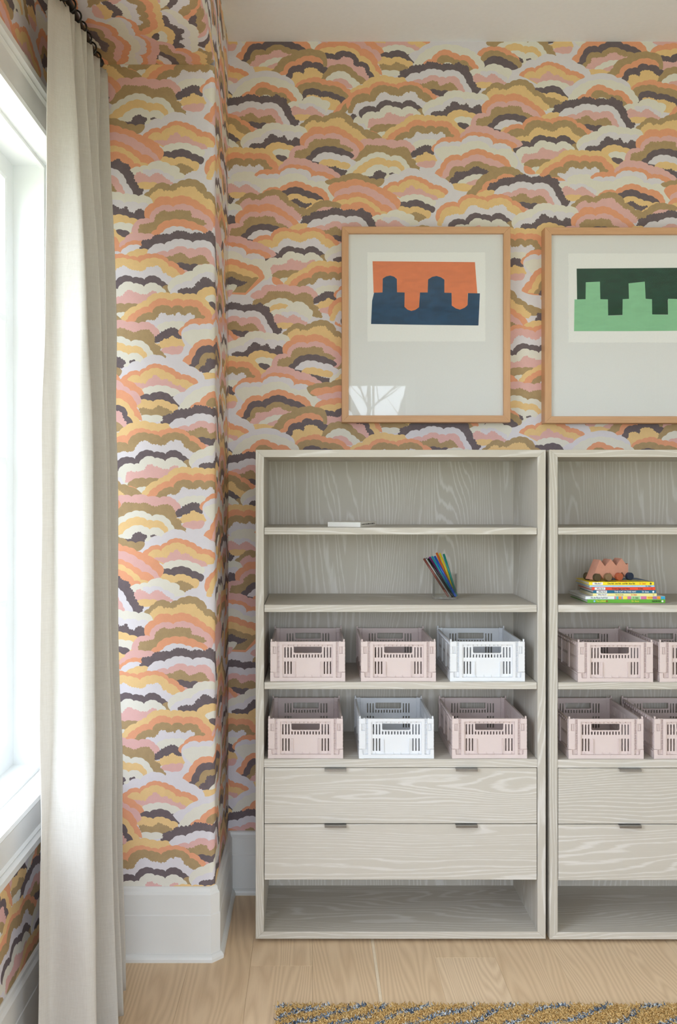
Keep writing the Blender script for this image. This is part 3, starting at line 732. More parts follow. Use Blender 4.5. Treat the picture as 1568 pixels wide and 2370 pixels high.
# baseboards
BB = [(0, 0), (.031, 0), (.031, .010), (.028, .017), (.0225, .022), (.0185, .0235), (.0185, .154), (.0165, .157), (.0165, .224), (.010, .233), (.008, .243), (.0035, .247), (0, .247)]
ch = .018
bm = bmesh.new(); sweep(bm, [(XL, YR), (XL, YP)], BB); ST(from_bm('baseboard_left', bm, M_TRIM))
bm = bmesh.new(); sweep(bm, [(XL+.0, YP), (XP-ch, YP), (XP, YP+ch), (XP, YB)], BB); ST(from_bm('baseboard_pier', bm, M_TRIM))
bm = bmesh.new(); sweep(bm, [(XP, YB), (XR, YB)], BB); ST(from_bm('baseboard_back', bm, M_TRIM))
bm = bmesh.new(); sweep(bm, [(XR, YB), (XR, YR)], BB); ST(from_bm('baseboard_right', bm, M_TRIM))

# windows -------------------------------------------------------------
def ring(bm, r, prof, P):
    """mitred rectangular moulding: r = (a0, b0, a1, b1), prof = (outset, height), P maps (a, b, h)"""
    rings = []
    for d, h in prof:
        rings.append([bm.verts.new(P(a, b, h)) for a, b in ((r[0]-d, r[1]-d), (r[2]+d, r[1]-d), (r[2]+d, r[3]+d), (r[0]-d, r[3]+d))])
    fs = []
    for A, B in zip(rings, rings[1:]):
        for k in range(4): fs.append(bm.faces.new((A[k], A[(k+1) % 4], B[(k+1) % 4], B[k])))
    bmesh.ops.recalc_face_normals(bm, faces=fs)

CAS = [(0, 0), (0, .014), (.010, .018), (.018, .013), (.085, .014), (.092, .021), (.100, .017), (.106, .029), (.124, .029), (.130, .024), (.130, 0)]
def window(name, r, P, nu, nv, depth, label):
    w = ST(empty(name, P(r[0], r[1], 0)))
    w['label'] = label
    inv = w.location
    Q = lambda a, b, h: Vector(P(a, b, h))-inv
    bm = bmesh.new(); ring(bm, r, CAS, Q); from_bm('casing', bm, M_TRIM, w)
    bm = bmesh.new(); ring(bm, r, [(0, -.0002), (0, -depth)], Q); ring(bm, r, [(0, -.06), (-.012, -.06), (-.012, -.075), (0, -.075)], Q)
    from_bm('jamb', bm, M_SASH, w)
    hs = -depth+.035; st = .060
    rs = (r[0]+st, r[1]+st+.02, r[2]-st, r[3]-st)
    bm = bmesh.new(); ring(bm, rs, [(-.008, hs-.03), (-.008, hs-.004), (0, hs), (st+.02, hs), (st+.02, hs-.035), (-.008, hs-.035)], Q)
    from_bm('sash_frame', bm, M_SASH, w)
    du = (rs[2]-rs[0])/nu; dv = (rs[3]-rs[1])/nv; mw = .011
    def bar(a0, b0, a1, b1):
        bm = bmesh.new(); pts = [Q(a, b, h) for h in (hs-.03, hs-.002) for a, b in ((a0, b0), (a1, b0), (a1, b1), (a0, b1))]
        v = [bm.verts.new(q) for q in pts]
        for f in ((0, 3, 2, 1), (4, 5, 6, 7), (0, 1, 5, 4), (1, 2, 6, 5), (2, 3, 7, 6), (3, 0, 4, 7)): bm.faces.new([v[i] for i in f])
        bmesh.ops.recalc_face_normals(bm, faces=bm.faces)
        from_bm('muntin', bm, M_SASH, w)
    for i in range(1, nu): bar(rs[0]+du*i-mw, rs[1], rs[0]+du*i+mw, rs[3])
    for j in range(1, nv):
        for i in range(nu): bar(rs[0]+du*i+(mw if i else 0), rs[1]+dv*j-mw, rs[0]+du*(i+1)-(mw if i < nu-1 else 0), rs[1]+dv*j+mw)
    for i in range(nu):
        for j in range(nv):
            bm = bmesh.new()
            v = [bm.verts.new(Q(a, b, hs-.016)) for a, b in ((rs[0]+du*i, rs[1]+dv*j), (rs[0]+du*(i+1), rs[1]+dv*j), (rs[0]+du*(i+1), rs[1]+dv*(j+1)), (rs[0]+du*i, rs[1]+dv*(j+1)))]
            bm.faces.new(v); from_bm('pane', bm, M_GLASS, w)
    return w
window('window_1', (W1['y0'], W1['z0'], W1['y1'], W1['z1']), lambda a, b, h: (XL+h, a, b), 5, 4, .20, 'tall white paned window on the left, behind the curtain')
window('window_2', (W2['x0'], W2['z0'], W2['x1'], W2['z1']), lambda a, b, h: (a, YR+h, b), 5, 4, .15, 'white paned window behind the camera, mirrored in the left picture')
window('fill_door_1', (D1['x0'], D1['z0'], D1['x1'], D1['z1']), lambda a, b, h: (a, YR+h, b), 3, 5, .15, 'added white glazed door behind the camera, for fill light')  # unseen door, put in to brighten the room from the right rear
# ---------------------------------------------------------------- bookcases
CW, CD, CZ0, CZ1, CT, CTT, CTB = 1.029, .395, .0134, 1.747, .029, .026, .0255
YF = 3.21
def bookcase(label):
    c = empty('bookcase', (0, 0, 0)); tag(c, label, 'bookcase', 'twin limed oak bookcases')
    def mk(name, poly, y0, y1, mat):
        bm = bmesh.new(); prism(bm, poly, y0, y1)
        bmesh.ops.bevel(bm, geom=[e for e in bm.edges if all(abs(v.co.y-y0) < 1e-6 for v in e.verts)], offset=.0008, segments=1, affect='EDGES')
        return from_bm(name, bm, mat, c)
    mk('side_panel', [(0, CZ0), (CT, CZ0+CTB), (CT, CZ1-CTT), (0, CZ1)], 0, CD, M_OAKV)
    mk('side_panel', [(CW, CZ0), (CW, CZ1), (CW-CT, CZ1-CTT), (CW-CT, CZ0+CTB)], 0, CD, M_OAKV)
    mk('top_panel', [(0, CZ1), (CT, CZ1-CTT), (CW-CT, CZ1-CTT), (CW, CZ1)], 0, CD, M_OAKH)
    mk('bottom_panel', [(0, CZ0), (CW, CZ0), (CW-CT, CZ0+CTB), (CT, CZ0+CTB)], 0, CD, M_OAKH)
    bm = bmesh.new(); box(bm, (CT, CD-.012, CZ0+CTB), (CW-CT, CD, CZ1-CTT)); from_bm('back_panel', bm, M_OAKV, c)
    for zt, zb in ((1.4713, 1.4465), (1.1972, 1.1715), (.923, .898)):
        bm = bmesh.new(); bbox(bm, (CT+.0018, .001, zb), (CW-CT-.0018, CD-.0125, zt), .0012); from_bm('shelf', bm, M_OAKH, c)
    bm = bmesh.new(); bbox(bm, (CT+.0003, .0015, .6205), (CW-CT-.0003, CD-.0125, .6495), .0008); from_bm('fixed_shelf', bm, M_OAKH, c)
    bm = bmesh.new(); box(bm, (.06, .05, 0), (CW-.06, CD-.03, CZ0)); from_bm('plinth', bm, M_BLACK, c)
    for zb, zt in ((.4222, .6185), (.2222, .4194)):
        bm = bmesh.new(); bbox(bm, (CT+.0022, .001, zb), (CW-CT-.0022, .021, zt), .0012)
        d = from_bm('drawer', bm, M_OAKH, c)
        bm = bmesh.new(); box(bm, (CT+.012, .021, zb+.012), (CW-CT-.012, CD-.03, zb+.022))
        for xa in (CT+.012, CW-CT-.024): box(bm, (xa, .021, zb+.022), (xa+.012, CD-.03, zt-.03))
        box(bm, (CT+.024, CD-.042, zb+.022), (CW-CT-.024, CD-.03, zt-.03))
        from_bm('drawer_box', bm, M_OAKH, d)
        for xc in (.283, .747):
            bm = bmesh.new()
            # bent tab: top flange, nose, turned-down lip
            pr = [(.012, zt+.0014), (-.0125, zt+.0014), (-.0145, zt-.001), (-.0145, zt-.0075), (-.0128, zt-.0075), (-.0128, zt-.0012), (-.0115, zt-.0002), (.012, zt-.0002)]
            prism(bm, pr, xc-.0385, xc+.0385, 'x')
            tag(from_bm('drawer_pull', bm, M_GREYMETAL, d), 'grey metal tab pull')
    return c
cabL = bookcase('left limed oak bookcase, seen whole, with six crates and a marker cup')
cabL.location = (-.196, YF, 0)
cabR = copy_tree(cabL); cabR.location = (.8455, YF-.004, 0)
cabR['label'] = 'right limed oak bookcase, cut off by the edge, holding stacked books'

# ---------------------------------------------------------------- pictures
def picture(label, x0, z0, W, H, sheet, shapes):
    yf = 3.565
    f = empty('framed_picture', (x0, YB, z0)); tag(f, label, 'picture', 'pair of wood framed pictures')
    dep = yf-YB; fw = .0265
    for name, poly in (('l', [(0, 0), (fw, fw), (fw, H-fw), (0, H)]), ('r', [(W, 0), (W, H), (W-fw, H-fw), (W-fw, fw)]),
                       ('b', [(0, 0), (W, 0), (W-fw, fw), (fw, fw)]), ('t', [(0, H), (fw, H-fw), (W-fw, H-fw), (W, H)])):
        bm = bmesh.new(); prism(bm, poly, dep, -.001)
        bmesh.ops.bevel(bm, geom=[e for e in bm.edges if all(abs(v.co.y-dep) < 1e-6 for v in e.verts)], offset=.0008, segments=1, affect='EDGES')
        from_bm('frame_rail', bm, M_FRAMEV if name in 'lr' else M_FRAMEH, f)
    bm = bmesh.new(); box(bm, (fw-.003, dep+.016, fw-.003), (W-fw+.003, -.003, H-fw+.003)); tag(from_bm('mat_board', bm, M_MAT, f), 'off-white backing board')
    # deckled sheet
    rng = random.Random(int(x0*100)); a0, b0, a1, b1 = sheet; pts = []
    for (xa, za), (xb, zb) in (((a0, b0), (a1, b0)), ((a1, b0), (a1, b1)), ((a1, b1), (a0, b1)), ((a0, b1), (a0, b0))):
        n = int(math.hypot(xb-xa, zb-za)/.006)
        for i in range(n): pts.append((xa+(xb-xa)*i/n+rng.uniform(-.0009, .0009), za+(zb-za)*i/n+rng.uniform(-.0009, .0009)))
    bm = bmesh.new(); prism(bm, pts, dep+.0145, dep+.016); tag(from_bm('paper_sheet', bm, M_SHEET, f), 'deckle-edged white paper sheet')
    for i, (m, poly, lab) in enumerate(shapes):
        bm = bmesh.new(); prism(bm, poly, dep+.0140-.0002*i, dep+.0145-.0002*i); tag(from_bm('paper_cutout', bm, m, f), lab)
    bm = bmesh.new(); v = [bm.verts.new((a, dep+.006, b)) for a, b in ((fw-.001, fw-.001), (W-fw+.001, fw-.001), (W-fw+.001, H-fw+.001), (fw-.001, H-fw+.001))]
    bm.faces.new(v); from_bm('glass_pane', bm, M_PICGLASS, f)
    return f

def wood_frame(name, ax):
    g = N(name); st = {'z': (1, 1, .06), 'x': (.06, 1, 1)}[ax]
    n = g.noise(g.coord(st, 9.0), 160, 3, .6); n2 = g.noise(g.coord(st, 5.0), 22, 2)
    col = g.ramp(g.math('ADD', g.math('MULTIPLY', n, .5), g.math('MULTIPLY', n2, .5)), [(.3, srgb(196, 150, 112)), (.7, srgb(212, 168, 130))])
    b = g.bsdf(col, .45, .4); g.l(g.bump(n, .1, .0004), b.inputs['Normal']); return g.m
M_FRAMEV = wood_frame('beech_frame_upright', 'z'); M_FRAMEH = wood_frame('beech_frame_level', 'x')
M_MAT = plain('mat_board', (226, 228, 230), .9, .1, .008, 200); M_SHEET = plain('rag_paper', (238, 240, 241), .9, .1, .01, 150, .1)
def moire(name, rgb, amt):
    g = N(name); co = g.coord()
    wv = g.n('ShaderNodeTexWave', bands_direction='X'); g.l(co, wv.inputs['Vector']); wv.inputs['Scale'].default_value = 55; wv.inputs['Distortion'].default_value = .6
    big = g.noise(g.coord((1, 1, 3)), 16, 2, .5, .8)
    k = g.math('ADD', g.math('MULTIPLY', wv.outputs[0], .16), g.math('MULTIPLY', big, .84)); c = srgb(*rgb)[:3]
    g.bsdf(g.ramp(k, [(.3, tuple(x*(1-amt) for x in c)+(1,)), (.7, tuple(min(1, x*(1+amt)) for x in c)+(1,))]), .7, .25)
    return g.m
M_ORANGE = moire('orange_moire_paper', (226, 128, 84), .08); M_NAVY = moire('navy_moire_paper', (32, 70, 104), .28)
M_PINE = moire('dark_green_moire_paper', (26, 68, 52), .25); M_MINT = moire('mint_moire_paper', (140, 200, 158), .06)

SPX = 588.0                                  # units per metre on the picture plane
def pt(x, y, fx, fz):                        # traced in a 1.99x crop with origin (780, 510)
    return ((780+x/1.99-720)/SPX*1.0038-fx, 1.577+(1152-(510+y/1.99))/SPX*1.0038-fz)
fx, fz, FW, FH = (792-720)/588, 1.577+(1152-977)/588, .664, .770
q = lambda *a: [pt(x, y, fx, fz) for x, y in a]
s = q((141, 558), (685, 147))
picture('framed picture with orange and navy cut-paper shapes, above left bookcase', fx, fz, FW, FH, (*s[0], *s[1]), [
    (M_ORANGE, q((165, 188), (400, 190), (637, 192), (642, 260), (648, 337), (604, 336), (603, 390), (590, 402), (568, 411), (548, 405), (530, 392), (528, 336), (495, 336), (384, 334), (379, 400), (362, 412), (344, 417), (326, 411), (312, 398), (313, 334), (277, 332), (170, 334)), 'orange cut-out with two rounded tabs'),
    (M_NAVY, q((172, 333), (211, 332), (212, 268), (228, 258), (246, 254), (264, 259), (277, 270), (278, 331), (313, 332), (312, 398), (326, 411), (344, 417), (362, 412), (379, 400), (384, 332), (419, 332), (421, 272), (440, 260), (460, 256), (480, 262), (496, 273), (496, 333), (529, 334), (530, 392), (548, 405), (568, 411), (590, 402), (603, 390), (605, 335), (660, 336), (653, 484), (400, 481), (158, 477), (163, 370)), 'navy cut-out interlocking below the orange')])
fx2, fz2 = (1262-720)/588, 1.577+(1152-979)/588
q = lambda *a: [pt(x, y, fx2, fz2) for x, y in a]
s = q((1068, 563), (1625, 152))
picture('framed picture with dark green and mint cut-paper shapes, cut by right edge', fx2, fz2, FW, FH, (*s[0], *s[1]), [
    (M_PINE, q((1106, 222), (1370, 220), (1600, 218), (1604, 368), (1526, 366), (1527, 434), (1454, 433), (1453, 366), (1422, 364), (1347, 364), (1318, 366), (1317, 436), (1250, 438), (1249, 368), (1214, 366), (1108, 366)), 'dark green cut-out with square teeth'),
    (M_MINT, q((1096, 364), (1147, 363), (1148, 285), (1213, 282), (1215, 363), (1250, 364), (1251, 439), (1317, 437), (1318, 363), (1347, 361), (1345, 290), (1420, 282), (1424, 361), (1453, 363), (1454, 433), (1527, 435), (1527, 361), (1612, 363), (1608, 508), (1350, 510), (1094, 510)), 'mint cut-out interlocking below the green')])
# ---------------------------------------------------------------- folding crates
CU = .267/1363                                   # traced on the front face: 1363 units = 26.7 cm
KX, KD, KH = .267, .345, .1412
def plate(bm, x0, x1, z0, z1, holes, y0, y1, P):
    """solid plate with rectangular holes (x0, x1, z0, z1); P maps (x, y, z)"""
    xs = sorted({x0, x1, *[h[0] for h in holes], *[h[1] for h in holes]}); zs = sorted({z0, z1, *[h[2] for h in holes], *[h[3] for h in holes]})
    xs = [x for x in xs if x0 <= x <= x1]; zs = [z for z in zs if z0 <= z <= z1]
    nx, nz = len(xs)-1, len(zs)-1
    solid = [[not any(h[0] <= (xs[i]+xs[i+1])/2 <= h[1] and h[2] <= (zs[j]+zs[j+1])/2 <= h[3] for h in holes) for j in range(nz)] for i in range(nx)]
    # merge cells along z into runs to keep the plate cheap
    def cell(i, j): return 0 <= i < nx and 0 <= j < nz and solid[i][j]
    vc = {}
    def V(i, j, k):
        if (i, j, k) not in vc: vc[(i, j, k)] = bm.verts.new(P(xs[i], (y0, y1)[k], zs[j]))
        return vc[(i, j, k)]
    fs = []
    for i in range(nx):
        for j in range(nz):
            if not solid[i][j]: continue
            fs.append(bm.faces.new((V(i, j, 0), V(i+1, j, 0), V(i+1, j+1, 0), V(i, j+1, 0))))
            fs.append(bm.faces.new((V(i, j, 1), V(i, j+1, 1), V(i+1, j+1, 1), V(i+1, j, 1))))
            if not cell(i-1, j): fs.append(bm.faces.new((V(i, j, 0), V(i, j+1, 0), V(i, j+1, 1), V(i, j, 1))))
            if not cell(i+1, j): fs.append(bm.faces.new((V(i+1, j, 0), V(i+1, j, 1), V(i+1, j+1, 1), V(i+1, j+1, 0))))
            if not cell(i, j-1): fs.append(bm.faces.new((V(i, j, 0), V(i, j, 1), V(i+1, j, 1), V(i+1, j, 0))))
            if not cell(i, j+1): fs.append(bm.faces.new((V(i, j+1, 0), V(i+1, j+1, 0), V(i+1, j+1, 1), V(i, j+1, 1))))

def end_panel(P):
    """front / rear panel; P maps local (x from centre, y depth from outer face, z) -> crate space"""
    bm = bmesh.new()
    X = lambda x: (x-726.5)*CU
    Z = lambda y: (845-y)*CU
    def bx(xa, xb, ya, yb, d0, d1):
        pts = [P(x, d, z) for z in (Z(yb), Z(ya)) for x, d in ((X(xa), d0), (X(xb), d0), (X(xb), d1), (X(xa), d1))]
        v = [bm.verts.new(p) for p in pts]
        for f in ((0, 3, 2, 1), (4, 5, 6, 7), (0, 1, 5, 4), (1, 2, 6, 5), (2, 3, 7, 6), (3, 0, 4, 7)): bm.faces.new([v[i] for i in f])
    H = [(X(470), X(985), Z(335), Z(220))]
    for a, b in ((300, 326), (355, 382), (410, 437), (1018, 1044), (1073, 1099), (1129, 1155)):
        H += [(X(a), X(b), Z(420), Z(232)), (X(a), X(b), Z(718), Z(490))]
    for c in (480, 535, 590, 645, 700, 755, 810, 865, 920, 975): H.append((X(c-13), X(c+13), Z(420), Z(362)))
    plate(bm, X(265), X(1187), Z(775), Z(175), H, .0068, .0092, P)          # sunken field
    bx(212, 268, 125, 775, 0, .0092); bx(1184, 1240, 125, 775, 0, .0092)    # raised stiles
    bx(268, 1184, 125, 178, 0, .0092)                                       # top rail
    bx(166, 212, 125, 775, .0075, .0092); bx(1240, 1286, 125, 775, .0075, .0092)
    bx(98, 166, 672, 775, .0050, .0092); bx(1286, 1354, 672, 775, .0050, .0092)
    bx(128, 136, 700, 772, .0010, .0050); bx(1316, 1324, 700, 772, .0010, .0050)
    for y in (133, 220, 313, 405, 497, 590, 683):                           # ladder rungs beside the stiles
        bx(168, 211, y-4, y+4, .0005, .0075); bx(1241, 1284, y-4, y+4, .0005, .0075)
    bx(166, 172, 125, 675, .0005, .0075); bx(1280, 1286, 125, 675, .0005, .0075)
    for x in (370, 470, 545, 620, 695, 770, 845, 920, 990, 1090):           # sloped ribs under the rail
        v = [bm.verts.new(P(X(x+s), d, Z(y))) for s in (-4, 4) for d, y in ((.0068, 178), (.0005, 178), (.0068, 214))]
        bm.faces.new((v[0], v[1], v[2])); bm.faces.new((v[3], v[5], v[4])); bm.faces.new((v[1], v[4], v[5], v[2])); bm.faces.new((v[0], v[3], v[4], v[1])); bm.faces.new((v[0], v[2], v[5], v[3]))
    for x in (345, 515, 670, 800, 960, 1130):                               # and along the foot
        v = [bm.verts.new(P(X(x+s), d, Z(y))) for s in (-4, 4) for d, y in ((.0068, 732), (.0068, 772), (-.0005, 772))]
        bm.faces.new((v[0], v[1], v[2])); bm.faces.new((v[3], v[5], v[4])); bm.faces.new((v[0], v[2], v[5], v[3])); bm.faces.new((v[1], v[4], v[5], v[2]))
    for a, b in ((462, 500), (957, 995)):                                   # label guides
        bx(a, b, 492, 735, .0040, .0068); bx(a+28 if a < 700 else a, b if a < 700 else b-28, 492, 735, .0012, .0040)
    # rounded lower corners of the hand hole
    for xc, sx in ((470, 1), (985, -1)):
        r = 26; arc = [(xc, 335-r)]+[(xc+sx*(r-r*cos(t)), 335-r+r*sin(t)) for t in (pi/8, pi/4, 3*pi/8, pi/2)]
        poly = [(xc, 335)]+arc
        A = [bm.verts.new(P(X(x), .0068, Z(y))) for x, y in poly]; B = [bm.verts.new(P(X(x), .0092, Z(y))) for x, y in poly]
        bm.faces.new(A); bm.faces.new(B[::-1])
        for i in range(1, len(poly)-1): bm.faces.new((A[i], A[i+1], B[i+1], B[i]))
    bx(466, 989, 335, 345, .0045, .0068)                                     # lip below the hand hole
    bmesh.ops.recalc_face_normals(bm, faces=bm.faces)
    return bm

def side_panel(P):
    """long side; local (x along depth from 0..L, y from outer face, z)"""
    bm = bmesh.new(); L = KD-.016; H = []
    n = 26; p = (L-.04)/n
    for i in range(n):
        if i in (8, 9, 17): continue
        x = .02+p*i
        H += [(x+p*.28, x+p*.74, .036, .074), (x+p*.28, x+p*.74, .084, .118)]
    plate(bm, 0, L, .024, .1385, H, .0055, .0075, P)
    def bx(xa, xb, za, zb, d0, d1):
        pts = [P(x, d, z) for z in (za, zb) for x, d in ((xa, d0), (xb, d0), (xb, d1), (xa, d1))]
        v = [bm.verts.new(q) for q in pts]
        for f in ((0, 3, 2, 1), (4, 5, 6, 7), (0, 1, 5, 4), (1, 2, 6, 5), (2, 3, 7, 6), (3, 0, 4, 7)): bm.faces.new([v[i] for i in f])
    bx(0, L, .134, .1385, .001, .0055); bx(0, L, .122, .125, .0015, .0055); bx(0, L, .0245, .031, .001, .0055)
    for i in range(0, n+1, 2): bx(.02+p*i-.0008, .02+p*i+.0008, .125, .134, .0012, .0055)
    for x in (.004, .02+p*8.5, .02+p*9.6, .02+p*17.5, L-.008): bx(x, x+.004, .031, .122, .0012, .0055)
    bmesh.ops.recalc_face_normals(bm, faces=bm.faces)
    return bm

def make_crate(mat):
    c = empty('storage_crate')
    hx = KX/2
    from_bm('front_panel', end_panel(lambda x, y, z: (x, y, z)), mat, c)
    from_bm('rear_panel', end_panel(lambda x, y, z: (-x, KD-y, z)), mat, c)
    from_bm('side_panel', side_panel(lambda x, y, z: (-hx+.0015+y, .008+x, z)), mat, c)
    from_bm('side_panel', side_panel(lambda x, y, z: (hx-.0015-y, .008+x, z)), mat, c)
    # tray base with kerb
    bm = bmesh.new(); k = .0137
    box(bm, (-hx+.004, .004, .003), (hx-.004, KD-.004, .0065))
    for a, b in (((-hx, -.001, 0), (hx, .006, k)), ((-hx, KD-.006, 0), (hx, KD+.001, k)), ((-hx, .006, 0), (-hx+.0075, KD-.006, .024)), ((hx-.0075, .006, 0), (hx, KD-.006, .024))):
        bbox(bm, a, b, .0008)
    for sx in (-1, 1):                                   # corner shoes with a slanted inner edge
        for y0, y1 in ((-.0012, .0065), (KD-.0065, KD+.0012)):
            q = [(sx*hx, 0), (sx*(hx-.0175), 0), (sx*(hx-.0175), .011), (sx*(hx-.0135), .016), (sx*(hx-.0115), .0325), (sx*hx, .0325)]
            prism(bm, q, y0, y1)
    for x in (340, 800, 1255, 410, 1270):                # small ribs on the kerb
        xx = (x-726.5)*CU
        for yy in (-.0016, KD+.0002): box(bm, (xx-.0006, yy, .002), (xx+.0006, yy+.0014, .0137))
    from_bm('tray_base', bm, mat, c)
    # corner posts with latch
    for sx in (-1, 1):
        for sy in (0, 1):
            bm = bmesh.new()
            Y = (lambda d: d) if sy == 0 else (lambda d: KD-d)
            def b2(xa, xb, za, zb, d0, d1, bev=.0006):
                ya, yb = sorted((Y(d0), Y(d1))); x0, x1 = sorted((sx*xa, sx*xb)); bbox(bm, (x0, ya, za), (x1, yb, zb), bev)
            b2(hx-.0235, hx-.0005, .1235, .1412, -.0012, .0075)
            b2(hx-.0235, hx-.0005, .0335, .0985, -.0012, .0075)
            b2(hx-.0095, hx-.0005, .0985, .1235, -.0012, .0075)
            b2(hx-.0235, hx-.0205, .0985, .1235, -.0002, .0075)
            b2(hx-.0205, hx-.0095, .0985, .1235, .0030, .0075)
            b2(hx-.0160, hx-.0115, .1005, .1215, .0002, .0030)     # latch button
            for i in range(4): b2(hx-.0155, hx-.0120, .1022+.005*i, .1042+.005*i, -.0006, .0003, .0003)
            b2(hx-.0065, hx-.0015, .1412, .1497, .0012, .0085)      # stacking nub
            b2(hx-.0220, hx-.0160, .1412, .1428, .0005, .0060, .0004)
            for i in range(7): b2(hx-.0006, hx+.0006, .036+.0135*i, .0385+.0135*i, .0000, .0125, .0002)
            b2(hx-.0040, hx-.0002, .0335, .1405, .0075, .0130)
            from_bm('corner_latch', bm, mat, c)
    return c

cp, cw = make_crate(M_PINK), make_crate(M_WHITEP)
ZU, ZL = .9231, .6496
crates = [  # left edge, right edge on the front plane, front depth, shelf top, kind, label
 (-.145, .1225, 3.226, ZU, 'p', 'pink crate at left end of the upper crate row, left bookcase'),
 (.1785, .4455, 3.226, ZU, 'p', 'pink crate in the middle of the upper crate row, left bookcase'),
 (.4960, .7630, 3.227, ZU, 'w', 'white crate at right end of the upper crate row, left bookcase'),
 (-.1525, .1145, 3.222, ZL, 'p', 'pink crate at left end of the lower crate row, left bookcase'),
 (.1710, .4380, 3.222, ZL, 'w', 'white crate between two pink crates, lower row, left bookcase'),
 (.5025, .7695, 3.222, ZL, 'p', 'pink crate at right end of the lower crate row, left bookcase'),
 (.9480, 1.2150, 3.214, ZU, 'p', 'pink crate seen whole on the upper crate shelf, right bookcase'),
 (1.2380, 1.5050, 3.214, ZU, 'p', 'pink crate cut by the picture edge, upper crate shelf, right bookcase'),
 (.9160, 1.1830, 3.218, ZL, 'p', 'pink crate seen whole on the lower crate shelf, right bookcase'),
 (1.2200, 1.4870, 3.218, ZL, 'p', 'pink crate cut by the picture edge, lower crate shelf, right bookcase'),
]
used = set()
for xa, xb, yy, zz, k, lab in crates:
    src = cp if k == 'p' else cw
    o = src if k not in used else copy_tree(src); used.add(k)
    o.location = ((xa+xb)/2, yy, zz)
    tag(o, lab, 'crate', 'folding plastic crates on the shelves')
# ---------------------------------------------------------------- curtain
def catmull(P, n):
    P = [Vector(p) for p in P]; out = []
    for i in range(len(P)-1):
        a, b, c, d = P[max(i-1, 0)], P[i], P[i+1], P[min(i+2, len(P)-1)]
        for k in range(n):
            t = k/n; out.append(.5*((2*b)+(c-a)*t+(2*a-5*b+4*c-d)*t*t+(3*b-3*c+d-a)*t*t*t))
    out.append(P[-1]); return out
# plan of the pleats (x, y): gathered heading, waist and hem; leading edge (nearest the window) first
def plan(lead, tips, xv):
    P = list(lead); y0 = lead[-1][1]
    for xt, yt in tips:
        P += [(xv, (y0+yt)/2-.004), (xt-.012, yt-.010), (xt, yt+.004)]; y0 = yt+.004
    return P
TOP = plan([(-.727, 2.505), (-.720, 2.525), (-.713, 2.547), (-.706, 2.568), (-.698, 2.584), (-.6955, 2.592)],
           [(-.690, 2.632), (-.687, 2.682), (-.680, 2.730), (-.681, 2.808), (-.678, 2.896), (-.675, 2.972), (-.674, 2.995)], -.738)
MID = plan([(-.725, 2.446), (-.712, 2.462), (-.700, 2.476), (-.655, 2.458), (-.612, 2.452), (-.603, 2.472)],
           [(-.665, 2.550), (-.607, 2.640), (-.665, 2.700), (-.622, 2.755), (-.672, 2.822), (-.627, 2.900), (-.642, 2.966)], -.742)
BOT = plan([(-.733, 2.418), (-.715, 2.436), (-.697, 2.450), (-.645, 2.430), (-.592, 2.425), (-.582, 2.450)],
           [(-.625, 2.545), (-.571, 2.635), (-.625, 2.690), (-.578, 2.740), (-.640, 2.812), (-.598, 2.880), (-.614, 2.980)], -.715)
ct, cm, cb = catmull(TOP, 6), catmull(MID, 6), catmull(BOT, 6)
rows = 70; verts, faces = [], []
ZT, ZB = 2.985, .012
rng = random.Random(3)
for j in range(rows+1):
    t = j/rows; z = ZT+(ZB-ZT)*t
    for i in range(len(ct)):
        a, b, c = ct[i], cm[i], cb[i]
        if t < .5: k = t/.5; k = 1-(1-k)**1.9; p = a.lerp(b, k)
        else: k = (t-.5)/.5; p = b.lerp(c, k**1.2)
        wv = .0035*sin(i*.33+t*9+1.3*sin(t*17))*min(1, t*6)*min(1, (1-t)*8+.25)
        dz = -.006*sin(i*pi/6)**2*(1-min(1, t*8)) if j == 0 else 0
        verts.append((p.x+wv, p.y+wv*.7, z+dz))
m = len(ct)
for j in range(rows):
    for i in range(m-1): faces.append((j*m+i, j*m+i+1, (j+1)*m+i+1, (j+1)*m+i))
cur = empty('curtain', (-.69, 2.74, 0)); tag(cur, 'floor-length off-white linen curtain gathered beside the left window', 'curtain')
off = Vector(cur.location)
pan = mesh_obj('curtain_panel', [Vector(v)-off for v in verts], faces, M_LINEN, cur, True)
sol = pan.modifiers.new('thickness', 'SOLIDIFY'); sol.thickness = .0016; sol.offset = 0
ROD = (-.706, 3.022)
for k in range(8):
    y = 2.515+k*.063
    bm = bmesh.new(); torus(bm, (ROD[0]-off.x, y-off.y, ROD[1]-.010), .021, .0028, (.15, 1, 0)); 
    tube(bm, [(ROD[0]-off.x, y-off.y, ROD[1]-.031), (ROD[0]+.008-off.x, y-off.y, ROD[1]-.046)], .002, 6)
    from_bm('curtain_ring', bm, M_BLACK, cur)
rod = empty('curtain_rod', (ROD[0], 1.8, ROD[1])); tag(rod, 'black iron curtain rod above the left window', 'rod')
bm = bmesh.new(); tube(bm, [(0, -1.45, 0), (0, 1.2, 0)], .0095, 14); from_bm('rod', bm, M_BLACK, rod)
bm = bmesh.new(); lathe(bm, [(0, -.0), (.016, .002), (.018, .012), (.012, .022), (0, .026)], (0, 0, 0), 16)
f = from_bm('finial', bm, M_BLACK, rod, True); f.rotation_euler = (radians(-90), 0, 0); f.location = (0, 1.198, 0)
for y in (-1.3, 1.17):
    bm = bmesh.new(); box(bm, (XL-ROD[0]+.0003, y-.02, -.04), (XL-ROD[0]+.006, y+.02, .03)); tube(bm, [(XL-ROD[0]+.004, y, -.012), (0, y, -.012)], .006, 10)
    from_bm('bracket', bm, M_BLACK, rod)

